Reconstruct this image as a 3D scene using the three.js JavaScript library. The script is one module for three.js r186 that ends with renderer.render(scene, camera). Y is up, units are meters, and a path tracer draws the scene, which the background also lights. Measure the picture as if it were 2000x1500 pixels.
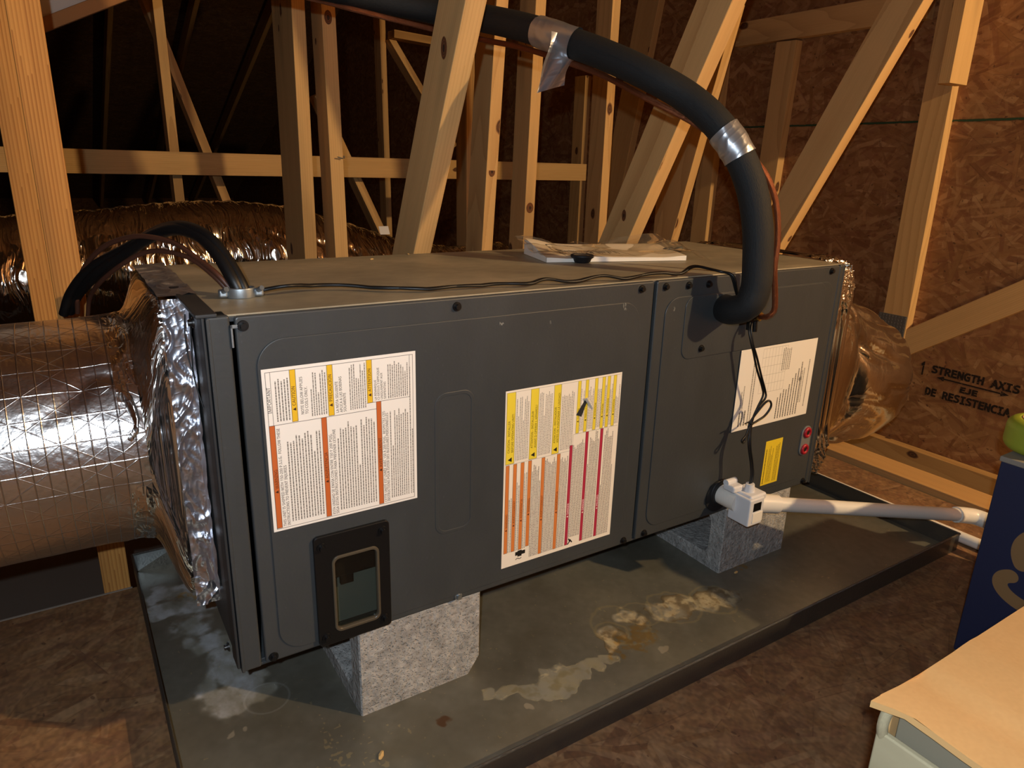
import * as THREE from 'three';
import { RoundedBoxGeometry } from 'three/addons/geometries/RoundedBoxGeometry.js';
import { mergeGeometries, mergeVertices, toCreasedNormals } from 'three/addons/utils/BufferGeometryUtils.js';
import { RectAreaLightUniformsLib } from 'three/addons/lights/RectAreaLightUniformsLib.js';
import { Brush, Evaluator, SUBTRACTION } from 'three-bvh-csg';

// ------------------------------------------------------------------ camera, light, exposure
const scene = new THREE.Scene();
scene.background = new THREE.Color(0x000000);
const camera = new THREE.PerspectiveCamera(57.316, 4 / 3, 0.02, 60);
camera.rotation.order = 'YXZ';
camera.position.set(-0.11853, 0.60624, 0.77169);
camera.rotation.set(-0.304516, -0.574402, 0.029092);
scene.add(camera);
const renderer = new THREE.WebGLRenderer({ antialias: true });
renderer.toneMapping = THREE.LinearToneMapping;
renderer.toneMappingExposure = 1.0;
renderer.shadowMap.enabled = true;
const BULB = { p: [2.05, 1.70, 2.0], c: [1, 0.70, 0.37], i: 18.2 };    // bare bulb hanging right of the camera
const FLASH = { p: [-0.165, 0.66, 0.80], c: [0.80, 0.92, 1.04], i: 1.85 };   // white LED of the photographer's phone
const H = 0.4445, L = 1.1128, D = 0.4067;                            // air handler

// ------------------------------------------------------------------ random, noise
function rng(s) { return () => { s |= 0; s = (s + 0x6D2B79F5) | 0; let t = Math.imul(s ^ (s >>> 15), 1 | s); t = (t + Math.imul(t ^ (t >>> 7), 61 | t)) ^ t; return ((t ^ (t >>> 14)) >>> 0) / 4294967296; }; }
const R0 = rng(11);
function hash3(x, y, z) { let h = Math.imul(x, 374761393) + Math.imul(y, 668265263) + Math.imul(z, 2147483647 ^ 0x5bd1e995); h = Math.imul(h ^ (h >>> 13), 1274126177); return ((h ^ (h >>> 16)) >>> 0) / 4294967296; }
function noise(x, y, z = 0) {                                        // value noise 0..1
  const xi = Math.floor(x), yi = Math.floor(y), zi = Math.floor(z); let fx = x - xi, fy = y - yi, fz = z - zi;
  fx = fx * fx * (3 - 2 * fx); fy = fy * fy * (3 - 2 * fy); fz = fz * fz * (3 - 2 * fz);
  const l = (a, b, t) => a + (b - a) * t;
  const c = (i, j, k) => hash3(xi + i, yi + j, zi + k);
  const a = l(l(c(0, 0, 0), c(1, 0, 0), fx), l(c(0, 1, 0), c(1, 1, 0), fx), fy);
  if (fz === 0) return a;
  return l(a, l(l(c(0, 0, 1), c(1, 0, 1), fx), l(c(0, 1, 1), c(1, 1, 1), fx), fy), fz);
}
function fbm(x, y, z = 0, o = 4) { let s = 0, a = 0.5, n = 0; for (let i = 0; i < o; i++) { s += a * noise(x, y, z); n += a; x = x * 2.03 + 7.1; y = y * 2.03 + 3.7; z = z * 2.03; a *= 0.5; } return s / n; }
const ridge = (x, y, z = 0) => 1 - Math.abs(2 * noise(x, y, z) - 1);
const clamp = (v, a = 0, b = 1) => Math.min(b, Math.max(a, v));
const sstep = (a, b, v) => { const t = clamp((v - a) / (b - a)); return t * t * (3 - 2 * t); };

// ------------------------------------------------------------------ textures
function canvasTex(w, h, draw, o = {}) {
  const c = document.createElement('canvas'); c.width = w; c.height = h;
  const g = c.getContext('2d'); draw(g, w, h);
  const t = new THREE.CanvasTexture(c); t.colorSpace = o.linear ? THREE.NoColorSpace : THREE.SRGBColorSpace;
  t.wrapS = t.wrapT = o.wrap ?? THREE.ClampToEdgeWrapping; if (o.rep) t.repeat.set(...o.rep);
  t.magFilter = THREE.LinearFilter; t.anisotropy = 8; return t;
}
function pixelTex(w, h, fn, o = {}) {                                 // fn(u,v) -> [r,g,b] 0..255
  return canvasTex(w, h, (g) => {
    const im = g.createImageData(w, h), d = im.data;
    for (let y = 0; y < h; y++) for (let x = 0; x < w; x++) { const c = fn(x / w, y / h, x, y), k = (y * w + x) * 4; d[k] = c[0]; d[k + 1] = c[1]; d[k + 2] = c[2]; d[k + 3] = 255; }
    g.putImageData(im, 0, 0);
  }, o);
}
function floatTex(w, h, fn, rep) {                                     // height map in 0..1, float, mirrored
  const d = new Float32Array(w * h * 4);
  for (let y = 0; y < h; y++) for (let x = 0; x < w; x++) { const v = fn(x / w, y / h), k = (y * w + x) * 4; d[k] = d[k + 1] = d[k + 2] = v; d[k + 3] = 1; }
  const t = new THREE.DataTexture(d, w, h, THREE.RGBAFormat, THREE.FloatType); t.wrapS = t.wrapT = THREE.MirroredRepeatWrapping; t.magFilter = THREE.LinearFilter; if (rep) t.repeat.set(...rep); t.needsUpdate = true; return t;
}
const M = {};
const std = (o) => new THREE.MeshStandardMaterial(o), phy = (o) => new THREE.MeshPhysicalMaterial(o);

// pine lumber: v runs along the grain, 0.4 m x 1.6 m
function woodTex(seed, kind) {
  const r = rng(seed), knots = []; for (let i = 0; i < kind.knots; i++) knots.push([r(), r(), 0.006 + r() * 0.010]);
  const W = 320, Hh = 1280;
  return pixelTex(W, Hh, (u, v) => {
    let x = u * 0.4, y = v * 1.6, kd = 0, ring = 0;
    for (const [kx, ky, kr] of knots) { const dx = x - kx * 0.4, dy = (y - ky * 1.6) * 0.6, d = Math.hypot(dx, dy); x += Math.sign(dx) * -0.010 * Math.exp(-d * d / (kr * kr * 9)); const rr = kr * (0.85 + 0.3 * noise(kx * 40 + Math.atan2(dy, dx) * 1.5, ky * 33)); if (d < rr) { kd = Math.max(kd, 1 - sstep(rr * 0.7, rr, d)); ring = 0.5 + 0.5 * Math.sin(d / kr * 14); } }
    const wv = (fbm(x * 9, y * 0.7, seed, 3) - 0.5) * kind.warp;
    const cath = kind.cath ? Math.abs(x - 0.2 + 0.05 * (noise(y * 0.8, seed) - 0.5)) * kind.cath * (1 + 0.5 * Math.sin(y * 1.7 + seed)) + 0.35 * y * kind.cath * 0.1 : x;
    const ph = (cath * kind.f + wv * 3) % 1, p = ph < 0 ? ph + 1 : ph;
    let late = Math.pow(p, 2.5) * kind.con;
    const fine = (noise(x * 900, y * 16, seed) - 0.5) * 0.10 + (fbm(x * 40, y * 2.2, seed + 3, 3) - 0.5) * 0.16;
    let t = late * 0.34 - fine;
    const mix = (a, b, k) => a + (b - a) * k;
    let c = [mix(216, 150, t), mix(174, 100, t), mix(114, 50, t)];
    const dirt = sstep(0.62, 0.8, fbm(x * 14, y * 1.5, seed + 9, 3)) * 0.14; c = c.map((q) => q * (1 - dirt));
    if (kd) { const k2 = kd * 0.85, n = [100 - 45 * ring, 58 - 28 * ring, 32 - 15 * ring]; c = c.map((q, i) => mix(q, n[i], k2)); }
    return c;
  }, { wrap: THREE.MirroredRepeatWrapping, rep: [1 / 0.4, 1 / 1.6] });
}
const woodKinds = [
  { f: 110, warp: 0.5, con: 1.0, knots: 3 }, { f: 16, warp: 0.8, con: 0.9, knots: 6, cath: 1.2 },
  { f: 150, warp: 0.6, con: 0.5, knots: 5 }, { f: 26, warp: 1.1, con: 0.7, knots: 9, cath: 1.6 }];
M.wood = woodKinds.map((k, i) => std({ map: woodTex(21 + i * 13, k), roughness: 0.8, color: 0xffffff }));
M.wood.forEach((m) => { m.bumpMap = m.map; m.bumpScale = 0.0002; });
M.woodStripe = std({ map: woodTex(77, { f: 185, warp: 1.1, con: 2.0, knots: 0 }), roughness: 0.8, color: new THREE.Color(0.80, 0.62, 0.36) });

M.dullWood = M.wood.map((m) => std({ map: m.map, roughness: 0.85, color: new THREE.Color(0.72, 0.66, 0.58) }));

// oriented strand board, 1.2 m square
function osbTex(seed, pal) {
  const r = rng(seed), S = 1400, px = S / 1.2;
  return canvasTex(S, S, (g) => {
    g.fillStyle = `rgb(${pal.base})`; g.fillRect(0, 0, S, S);
    for (let i = 0; i < 5200; i++) {
      const x = r() * S, y = r() * S, len = (0.035 + r() * 0.085) * px, w = (0.006 + r() * 0.018) * px, k = r(), an = (r() < 0.75 ? 0 : Math.PI / 2) + (r() - 0.5) * 1.5;
      const c = pal.strands[Math.floor(r() * pal.strands.length)], j = (r() - 0.5) * 20;
      g.save(); g.translate(x, y); g.rotate(an); g.globalAlpha = 0.25 + 0.5 * k;
      g.fillStyle = `rgb(${c.map((q) => Math.round(q + j)).join(',')})`;
      g.beginPath(); g.moveTo(-len / 2, -w / 2 * (0.3 + r())); g.lineTo(len / 2 * (0.7 + 0.3 * r()), -w / 2); g.lineTo(len / 2, w / 2 * r()); g.lineTo(-len / 2 * (0.6 + 0.4 * r()), w / 2); g.closePath(); g.fill();
      if (r() < 0.2) { g.globalAlpha = 0.28; g.strokeStyle = 'rgb(58,34,20)'; g.lineWidth = 1.4; g.beginPath(); g.moveTo(-len / 2, w / 2); g.lineTo(len / 2, w / 2 * r()); g.stroke(); }
      g.restore();
    }
    if (pal.mottle) { const im = g.getImageData(0, 0, S, S), d = im.data; for (let y = 0; y < S; y++) for (let x = 0; x < S; x++) { const k = (y * S + x) * 4, n = 0.84 + 0.22 * fbm(x / 55, y / 38, 3, 4) + 0.22 * (noise(x / 5, y / 7, 9) - 0.5); d[k] *= n; d[k + 1] *= n; d[k + 2] *= n; } g.putImageData(im, 0, 0); }
    for (let i = 0; i < 500; i++) { g.globalAlpha = 0.45; g.fillStyle = 'rgb(52,28,16)'; g.beginPath(); g.ellipse(r() * S, r() * S, 1 + r() * 5, 1 + r() * 2.5, r() * 3, 0, 7); g.fill(); }
  }, { wrap: THREE.MirroredRepeatWrapping, rep: [1 / 1.2, 1 / 1.2] });
}
const palWall = { base: [150, 106, 64], strands: [[170, 124, 78], [144, 100, 58], [124, 80, 44], [182, 140, 94], [156, 110, 66], [136, 88, 54]] };
const palFloor = { base: [132, 97, 62], mottle: 1, strands: [[142, 106, 70], [124, 88, 54], [112, 76, 48], [150, 116, 80], [134, 98, 62], [120, 84, 56]] };
M.osbWall = std({ map: osbTex(5, palWall), roughness: 0.75 }); M.osbWall.bumpMap = M.osbWall.map; M.osbWall.bumpScale = 0.0006;
M.osbFloor = std({ map: osbTex(8, palFloor), roughness: 0.85 }); M.osbFloor.bumpMap = M.osbFloor.map; M.osbFloor.bumpScale = 0.0006;
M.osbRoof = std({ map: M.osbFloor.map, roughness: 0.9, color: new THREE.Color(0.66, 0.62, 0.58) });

// metals, plastics, paper
const fineBump = floatTex(256, 256, (u, v) => fbm(u * 60, v * 60, 0, 3), [6, 6]);
const paintMap = pixelTex(1024, 512, (u, v) => { const d = (fbm(u * 30, v * 14, 2, 4) - 0.5) * 10, s = noise(u * 900, v * 420) > 0.985 ? 16 : 0; return [58 + d * 0.8 + s, 61 + d * 0.8 + s, 62.5 + d * 0.8 + s]; }, { wrap: THREE.RepeatWrapping });
M.paint = std({ map: paintMap, roughness: 0.42, metalness: 0.0, bumpMap: fineBump, bumpScale: 0.00012 });
M.paintDark = std({ color: 0x2c2e30, roughness: 0.45 });
const dustMap = pixelTex(1024, 512, (u, v) => {
  const n = fbm(u * 9, v * 5, 4, 5), n2 = fbm(u * 60, v * 30, 1, 3), sp = noise(u * 800, v * 420) > 0.975 ? 26 : 0, k = 0.8 + 0.35 * n;
  return [(150 + n2 * 22) * k + sp, (142 + n2 * 20) * k + sp, (122 + n2 * 16) * k + sp];
});
M.galvTop = std({ map: dustMap, roughness: 0.5, metalness: 0.25 });
M.galv = std({ color: 0x9aa0a4, roughness: 0.35, metalness: 0.9, bumpMap: fineBump, bumpScale: 0.0003 });
M.zinc = std({ color: 0x9fa6aa, roughness: 0.4, metalness: 0.85 });
const crinkle = floatTex(512, 512, (u, v) => { let s = 0; for (const [f, a] of [[7, 0.5], [15, 0.3], [31, 0.2]]) s += a * Math.pow(ridge(u * f + 3 * noise(u * 4, v * 4), v * f, f), 3); return s; }, [5, 5]);
M.foil = std({ color: 0xd9d6d0, roughness: 0.2, metalness: 1, bumpMap: crinkle, bumpScale: 0.0012 });
const wrinkleV = floatTex(512, 512, (u, v) => { const w = 0.6 * noise(u * 9, v * 6); let s = 0; for (const [f, a] of [[16, 0.5], [36, 0.3], [70, 0.2]]) s += a * Math.pow(ridge(u * f + w * f * 0.12, v * f * 0.22, f), 2); return s; }, [2.2, 2.2]);
M.foilTape = std({ color: 0xd6d8e0, roughness: 0.34, metalness: 1, bumpMap: crinkle, bumpScale: 0.0010 });
M.foilSoft = std({ color: 0xcfc6b6, roughness: 0.22, metalness: 1, bumpMap: crinkle, bumpScale: 0.0007 });
M.foilWrinkle = std({ color: 0xd2c8ba, roughness: 0.15, metalness: 1, bumpMap: wrinkleV, bumpScale: 0.006 });
const scrim = floatTex(512, 512, (u, v) => {                            // 0.12 m tile of reinforcing threads
  const ln = (t, w) => { const q = Math.abs(((t % 1) + 1.5) % 1 - 0.5); return Math.exp(-(q * q) / (w * w)); };
  let s = Math.max(ln(u * 8, 0.032), 0.8 * ln(v * 4, 0.018), 0.6 * ln(u * 2 + v * 3, 0.012), 0.6 * ln(u * 2 - v * 3 + 0.5, 0.012));
  return 0.5 * s + 0.5 * fbm(u * 22, v * 22, 6, 3);
}, [1 / 0.12, 1 / 0.12]);
M.foilScrim = std({ color: 0xcfcac6, roughness: 0.27, metalness: 1, bumpMap: scrim, bumpScale: 0.0008 });
M.rubber = std({ color: 0x131416, roughness: 0.62 });
M.insulation = std({ color: 0x0d0f10, roughness: 0.72, bumpMap: fineBump, bumpScale: 0.0004 });
M.blackPlastic = std({ color: 0x0e0e0f, roughness: 0.38 });
M.wire = std({ color: 0x0b0b0c, roughness: 0.45 });
M.copper = std({ color: 0x8a5236, roughness: 0.42, metalness: 0.9, bumpMap: fineBump, bumpScale: 0.0004 });
M.brownWire = std({ color: 0x4a2a1c, roughness: 0.5 });
M.duct = std({ color: 0xb2b4b8, roughness: 0.34, metalness: 0.8, bumpMap: wrinkleV, bumpScale: 0.0018 });
M.pvc = std({ color: 0xe6e0d6, roughness: 0.32 });
M.whitePlastic = std({ color: 0xd8d8da, roughness: 0.45 });
M.redPlastic = std({ color: 0xa01828, roughness: 0.4 });
M.greyPlate = std({ color: 0x8d8f90, roughness: 0.4, metalness: 0.5 });
M.paper = std({ color: 0xe6e1d6, roughness: 0.8 });
M.chip = std({ color: 0xcaa66a, roughness: 0.85 });
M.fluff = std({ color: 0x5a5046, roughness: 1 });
M.drywall = std({ color: 0xb4aca0, roughness: 0.95 });
const concreteMap = pixelTex(512, 512, (u, v) => { const n = fbm(u * 24, v * 24, 3, 4), p = noise(u * 150, v * 150, 5), k = p > 0.86 ? 0.76 : 1, c = (156 + (n - 0.5) * 60) * k; return [c * 1.0, c * 0.985, c * 0.96]; }, { wrap: THREE.MirroredRepeatWrapping, rep: [4, 4] });
const concreteBump = floatTex(512, 512, (u, v) => 0.5 * fbm(u * 60, v * 60, 2, 3) + (noise(u * 150, v * 150, 5) > 0.84 ? -0.4 : 0) + 0.4 * noise(u * 45, v * 45, 8) + 0.4, [4, 4]);
M.concrete = std({ map: concreteMap, roughness: 0.95, bumpMap: concreteBump, bumpScale: 0.0028 });

// ------------------------------------------------------------------ object helpers
const counts = new Map();
function numbered(n) { const k = counts.get(n) ?? 0; counts.set(n, k + 1); return k ? n + '_' + String(k).padStart(3, '0') : n; }
function fin(m) { m.castShadow = true; m.receiveShadow = true; return m; }
function part(parent, name, geo, mat, label) { const m = fin(new THREE.Mesh(geo, mat)); m.name = name; parent.add(m); if (label) m.userData.label = label; return m; }
function tag(o, label, category, group) { o.userData.label = label; o.userData.category = category; if (group) o.userData.group = group; return o; }
function thing(name, label, category, pos = [0, 0, 0], group) { const g = new THREE.Group(); g.name = numbered(name); g.position.set(...pos); scene.add(g); return tag(g, label, category, group); }
function solo(name, geo, mat, label, category, group) { const m = fin(new THREE.Mesh(geo, mat)); m.name = numbered(name); scene.add(m); return tag(m, label, category, group); }
function structure(name, geo, mat) { const m = fin(new THREE.Mesh(geo, mat)); m.name = name; m.userData.kind = 'structure'; scene.add(m); return m; }
const V = (a) => new THREE.Vector3(...a);
function boxUV(g, off = [0, 0]) {                                     // uv in metres from the dominant normal; v along local y
  const p = g.attributes.position, n = g.attributes.normal, uv = new Float32Array(p.count * 2);
  for (let i = 0; i < p.count; i++) {
    const ax = Math.abs(n.getX(i)), ay = Math.abs(n.getY(i)), az = Math.abs(n.getZ(i)); let u, v;
    if (ay >= ax && ay >= az) { u = p.getX(i); v = p.getZ(i); } else if (ax >= az) { u = p.getZ(i) + 0.17; v = p.getY(i); } else { u = p.getX(i); v = p.getY(i); }
    uv[2 * i] = u + off[0]; uv[2 * i + 1] = v + off[1];
  }
  g.setAttribute('uv', new THREE.BufferAttribute(uv, 2)); return g;
}
function box(w, h, d, x = 0, y = 0, z = 0, r = 0.0012, seg = 1) { const g = new RoundedBoxGeometry(w, h, d, seg, Math.min(r, w / 2.01, h / 2.01, d / 2.01)); boxUV(g); g.translate(x, y, z); return g; }
const boxAB = (a, b, r, seg) => box(b[0] - a[0], b[1] - a[1], b[2] - a[2], (a[0] + b[0]) / 2, (a[1] + b[1]) / 2, (a[2] + b[2]) / 2, r, seg);
function cyl(r1, r2, h, seg = 24) { return new THREE.CylinderGeometry(r1, r2, h, seg); }
function clean(gs) { return gs.map((g) => { const q = g.index ? g.toNonIndexed() : g; for (const k of Object.keys(q.attributes)) if (!['position', 'normal', 'uv'].includes(k)) q.deleteAttribute(k); return q; }); }
const merge = (...gs) => mergeGeometries(clean(gs));
function rrShape(w, h, r, x = 0, y = 0) {
  const s = new THREE.Shape(); s.moveTo(x + r, y); s.lineTo(x + w - r, y); s.absarc(x + w - r, y + r, r, -Math.PI / 2, 0); s.lineTo(x + w, y + h - r); s.absarc(x + w - r, y + h - r, r, 0, Math.PI / 2);
  s.lineTo(x + r, y + h); s.absarc(x + r, y + h - r, r, Math.PI / 2, Math.PI); s.lineTo(x, y + r); s.absarc(x + r, y + r, r, Math.PI, Math.PI * 1.5); return s;
}
function plate(x0, y0, x1, y1, z, t, r, bev = 0.0008, holes = [], seg = 2) {   // rounded sheet, front face at z + t
  const s = rrShape(x1 - x0 - 2 * bev, y1 - y0 - 2 * bev, Math.max(r - bev, 0.0005), x0 + bev, y0 + bev); s.holes.push(...holes);
  const g = new THREE.ExtrudeGeometry(s, { depth: Math.max(t - 2 * bev, 0.00005), bevelEnabled: true, bevelSize: bev, bevelThickness: bev, bevelSegments: seg, curveSegments: 10 }); g.translate(0, 0, z + bev); return g;
}
function tube(pts, r, seg = 60, rad = 12, tension = 0.5) { const c = new THREE.CatmullRomCurve3(pts.map(V), false, 'catmullrom', tension); return capTube(new THREE.TubeGeometry(c, seg, r, rad, false), c, r); }
function capTube(g, c, r) {
  const caps = []; for (const t of [0, 1]) { const p = c.getPointAt(t), d = c.getTangentAt(t).multiplyScalar(t ? 1 : -1), s = new THREE.CircleGeometry(r * 0.999, 12); s.applyQuaternion(new THREE.Quaternion().setFromUnitVectors(new THREE.Vector3(0, 0, 1), d)); s.translate(p.x, p.y, p.z); caps.push(s); }
  return merge(g, ...caps);
}
function grid(nu, nv, f, uvf) {                                        // surface f(u,v) -> Vector3, u,v in 0..1
  const pos = [], uv = [], idx = [];
  for (let i = 0; i <= nu; i++) for (let j = 0; j <= nv; j++) { const p = f(i / nu, j / nv); pos.push(p.x, p.y, p.z); const q = uvf ? uvf(i / nu, j / nv) : [i / nu, j / nv]; uv.push(q[0], q[1]); }
  for (let i = 0; i < nu; i++) for (let j = 0; j < nv; j++) { const a = i * (nv + 1) + j, b = a + nv + 1; idx.push(a, b, a + 1, b, b + 1, a + 1); }
  const g = new THREE.BufferGeometry(); g.setAttribute('position', new THREE.Float32BufferAttribute(pos, 3)); g.setAttribute('uv', new THREE.Float32BufferAttribute(uv, 2)); g.setIndex(idx); g.computeVertexNormals(); return g;
}
const geoRot = (g, e, p = [0, 0, 0]) => { g.applyMatrix4(new THREE.Matrix4().makeRotationFromEuler(new THREE.Euler(...e))); g.translate(...p); return g; };

// ------------------------------------------------------------------ the setting
{
  const deck = mergeGeometries([boxAB([-3.2, -0.161, -0.512], [1.605, -0.143, 3.4], 0.001)]);
  boxUV(deck); structure('floor', deck, M.osbFloor);
  structure('trim_1', boxAB([-3.2, -0.149, -0.5165], [-0.09, -0.1425, -0.5115], 0.0008), std({ color: 0x8d8478, roughness: 0.8 }));
  structure('floor_001', boxAB([-3.4, -0.46, -11.4], [2.5, -0.42, 4.2], 0.001), M.drywall);          // plaster ceiling of the room below
  const wall = boxAB([2.348, -0.42, -11.4], [2.362, 4.8, 4.2], 0.0005); boxUV(wall); structure('wall_right', wall, M.osbWall);
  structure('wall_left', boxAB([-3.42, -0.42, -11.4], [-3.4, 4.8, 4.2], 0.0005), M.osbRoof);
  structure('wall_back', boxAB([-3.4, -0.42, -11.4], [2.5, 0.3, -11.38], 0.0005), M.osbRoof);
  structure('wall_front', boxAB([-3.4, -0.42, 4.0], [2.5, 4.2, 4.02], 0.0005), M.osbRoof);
  const slope = (za, ya, zb, yb) => { const len = Math.hypot(zb - za, yb - ya), g = box(6.1, 0.012, len, 0, 0, 0, 0.0005); g.rotateX(-Math.atan2(yb - ya, zb - za)); g.translate(-0.45, (ya + yb) / 2, (za + zb) / 2); return g; };
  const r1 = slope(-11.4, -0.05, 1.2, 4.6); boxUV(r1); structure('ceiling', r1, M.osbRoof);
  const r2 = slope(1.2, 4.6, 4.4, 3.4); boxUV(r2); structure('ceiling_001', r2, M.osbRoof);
}

// lumber: X is the left (-x) face; a and b are (y, z) on the edge of that face nearest the camera; w runs away from the camera, t along x
let woodSeed = 3;
function lumberGeo(X, a, b, w = 0.089, t = 0.038) {
  const dy = b[0] - a[0], dz = b[1] - a[1], len = Math.hypot(dy, dz), ang = Math.atan2(dz, dy), r = rng(woodSeed++ * 97 + 5);
  const g = new RoundedBoxGeometry(t, len, w, 1, 0.0016); boxUV(g, [0.05 + r() * 0.25, r() * 1.6]);
  g.rotateX(ang);
  const nz = -Math.cos(ang), ny = Math.sin(ang);                       // towards -z
  g.translate(X + t / 2, (a[0] + b[0]) / 2 + ny * w / 2, (a[1] + b[1]) / 2 + nz * w / 2); return g;
}
function lumber(name, label, category, X, p, q, o = {}) {              // p, q seen points; extended to y0..y1
  const k = (p[1] - q[1]) / (p[0] - q[0]), y0 = o.y0 ?? -0.42, y1 = o.y1 ?? 1.7, at = (y) => [y, q[1] + (y - q[0]) * k];
  const m = solo(name, lumberGeo(X, at(y0), at(y1), o.w, o.t), o.m ?? M.wood[woodSeed % 4], label, category, o.group); return m;
}
const GX = 2.31;                                                        // gable truss plane
lumber('wall_stud', 'broad upright at far left with bold straight grain, in front of the silver rear duct', 'stud', -0.134, [0.79, -0.516], [0.375, -0.516], { w: 0.089, t: 0.042, m: M.woodStripe });
lumber('wall_stud', 'narrow upright board showing just left of the bold-grained post at far left', 'stud', -0.172, [0.758, -0.72], [0.321, -0.72], { w: 0.089, t: 0.038, y0: 0.15, m: M.woodStripe });
lumber('wall_stud', 'left upright of the close stud pair behind the left half of the cabinet', 'stud', 0.48, [0.994, -1.262], [0.348, -1.273], { w: 0.19, t: 0.036, y1: 1.9, m: M.wood[2] });
const studB = lumber('wall_stud', 'right upright of the close stud pair, with a dark knot and a bent nail', 'stud', 0.547, [0.991, -1.225], [0.354, -1.204], { y1: 1.9, m: M.wood[2] });
const webC = lumber('diagonal_brace', 'bright leaning timber that crosses in front of the black insulated pipe', 'brace', 0.467, [0.845, -0.298], [0.448, -0.494], { y1: 1.6, m: M.wood[2] });
lumber('wall_stud', 'slim upright mostly hidden behind the bright leaning timber, left of the knotty stud', 'stud', 1.35, [0.855, -1.896], [0.319, -1.887], { y1: 1.5, m: M.wood[0] });
const studE = lumber('wall_stud', 'upright with a dark knot low on its edge, just right of the bright leaning timber', 'stud', 0.907, [0.80, -0.955], [0.397, -0.991], { w: 0.095, t: 0.036, y1: 1.8, m: M.wood[3] });
const studF = lumber('wall_stud', 'bright upright standing behind the silver tape flap and rising from behind the plastic bag', 'stud', 1.187, [1.072, -1.175], [0.395, -1.201], { y1: 1.9, m: M.wood[2] });
lumber('wall_stud', 'thin upright at the right end of the horizontal rear brace', 'stud', GX, [1.019, -2.365], [0.263, -2.362], { w: 0.089, y1: 1.05, m: M.wood[3] });
lumber('wall_stud', 'upright just right of the rear brace end, behind the middle of the plastic bag', 'stud', 1.667, [1.169, -1.401], [0.332, -1.399], { y1: 1.75, m: M.wood[3] });
lumber('wall_stud', 'dim upright far back under the pipe arch, left of the long leaning timber', 'stud', GX, [1.322, -1.86], [0.899, -1.944], { w: 0.14, y1: 1.6, m: M.wood[0] });
const webJ = lumber('diagonal_brace', 'long leaning timber crossed by the black pipe arch, with two dark knots near its foot', 'brace', 1.027, [0.913, -0.268], [0.442, -0.509], { y1: 1.7, m: M.wood[1] });
lumber('wall_stud', 'slim orange upright just right of the foot of the knotty long leaning timber', 'stud', 1.867, [0.626, -1.218], [0.345, -1.215], { y1: 0.95, m: M.wood[0] });
lumber('diagonal_brace', 'slender steep brace between the long leaning timber and the gable studs', 'brace', 1.85, [0.825, -1.066], [0.476, -1.154], { y1: 1.12, m: M.wood[3] });
lumber('wall_stud', 'gable upright left of the taped pipe bend, under the left end of the horizontal beam', 'stud', GX, [0.669, -1.439], [0.308, -1.439], { y1: 1.079, m: M.wood[3] });
lumber('wall_stud', 'short gable upright cut square under the horizontal beam, right of the pipe bend', 'stud', GX, [1.056, -1.1], [0.574, -1.111], { y1: 1.074, m: M.wood[3] });
lumber('diagonal_brace', 'steep leaning timber with grey grain swirls right of the black pipe', 'brace', 1.627, [0.987, -0.244], [0.533, -0.471], { y1: 1.7, y0: 0.1, m: M.wood[1] });
const studQ = lumber('wall_stud', 'tall gable upright at right whose foot meets a toothed metal plate', 'stud', GX, [0.826, -0.497], [0.175, -0.492], { y1: 2.0, y0: 0.03, m: M.wood[3] });
{ // short board nailed to the edge of the gable upright
  const g = new RoundedBoxGeometry(0.1, 1.1, 0.036, 1, 0.0016); boxUV(g, [0.1, 0.3]); g.translate(2.255, 0.872 + 0.55, -0.478 - 0.018 + 0.025); g.translate(0, 0, 0);
  solo('nailed_board', g, M.wood[2], 'short pale board nailed to the front of the tall gable upright, its cut end showing', 'board');
}
function beamX(name, label, category, x0, x1, y0, y1, z0, z1, m) { const g = new RoundedBoxGeometry(y1 - y0, x1 - x0, z1 - z0, 1, 0.0016), r = rng(woodSeed++ * 31); boxUV(g, [r() * 0.3, r()]); g.rotateZ(-Math.PI / 2); g.translate((x0 + x1) / 2, (y0 + y1) / 2, (z0 + z1) / 2); return solo(name, g, m, label, category); }
function beamZ(name, label, category, x0, x1, y0, y1, z0, z1, m) { const g = new RoundedBoxGeometry(x1 - x0, z1 - z0, y1 - y0, 1, 0.0016), r = rng(woodSeed++ * 31); boxUV(g, [r() * 0.3, r()]); g.rotateX(Math.PI / 2); g.translate((x0 + x1) / 2, (y0 + y1) / 2, (z0 + z1) / 2); return solo(name, g, m, label, category); }
beamX('lateral_brace', 'long horizontal timber running behind the studs above the silver rear duct', 'brace', -1.6, 2.30, 0.527, 0.612, -2.338, -2.30, M.wood[2]);
beamZ('gable_beam', 'horizontal timber high on the gable wall above the short square-cut upright', 'beam', GX, 2.346, 1.081, 1.168, -1.392, -0.62, M.wood[3]);
{ // sloping gable member from the metal plate up to the right
  const g = lumberGeo(GX + 0.002, [-0.08, -0.597], [0.60, 0.374], 0.084, 0.034); solo('gable_brace', g, M.wood[2], 'sloping timber rising to the right from the metal plate above the printed wall lettering', 'brace');
}
beamZ('bottom_chord', 'low timber along the foot of the gable wall with a pale lit top edge', 'beam', 2.305, 2.346, -0.405, -0.312, -2.0, 2.0, M.dullWood[3]);
beamZ('floor_plate', 'flat timber edging the strand board floor at right behind the white drain pipe', 'beam', 1.610, 1.699, -0.160, -0.126, -0.9, 2.2, M.dullWood[2]);
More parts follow.
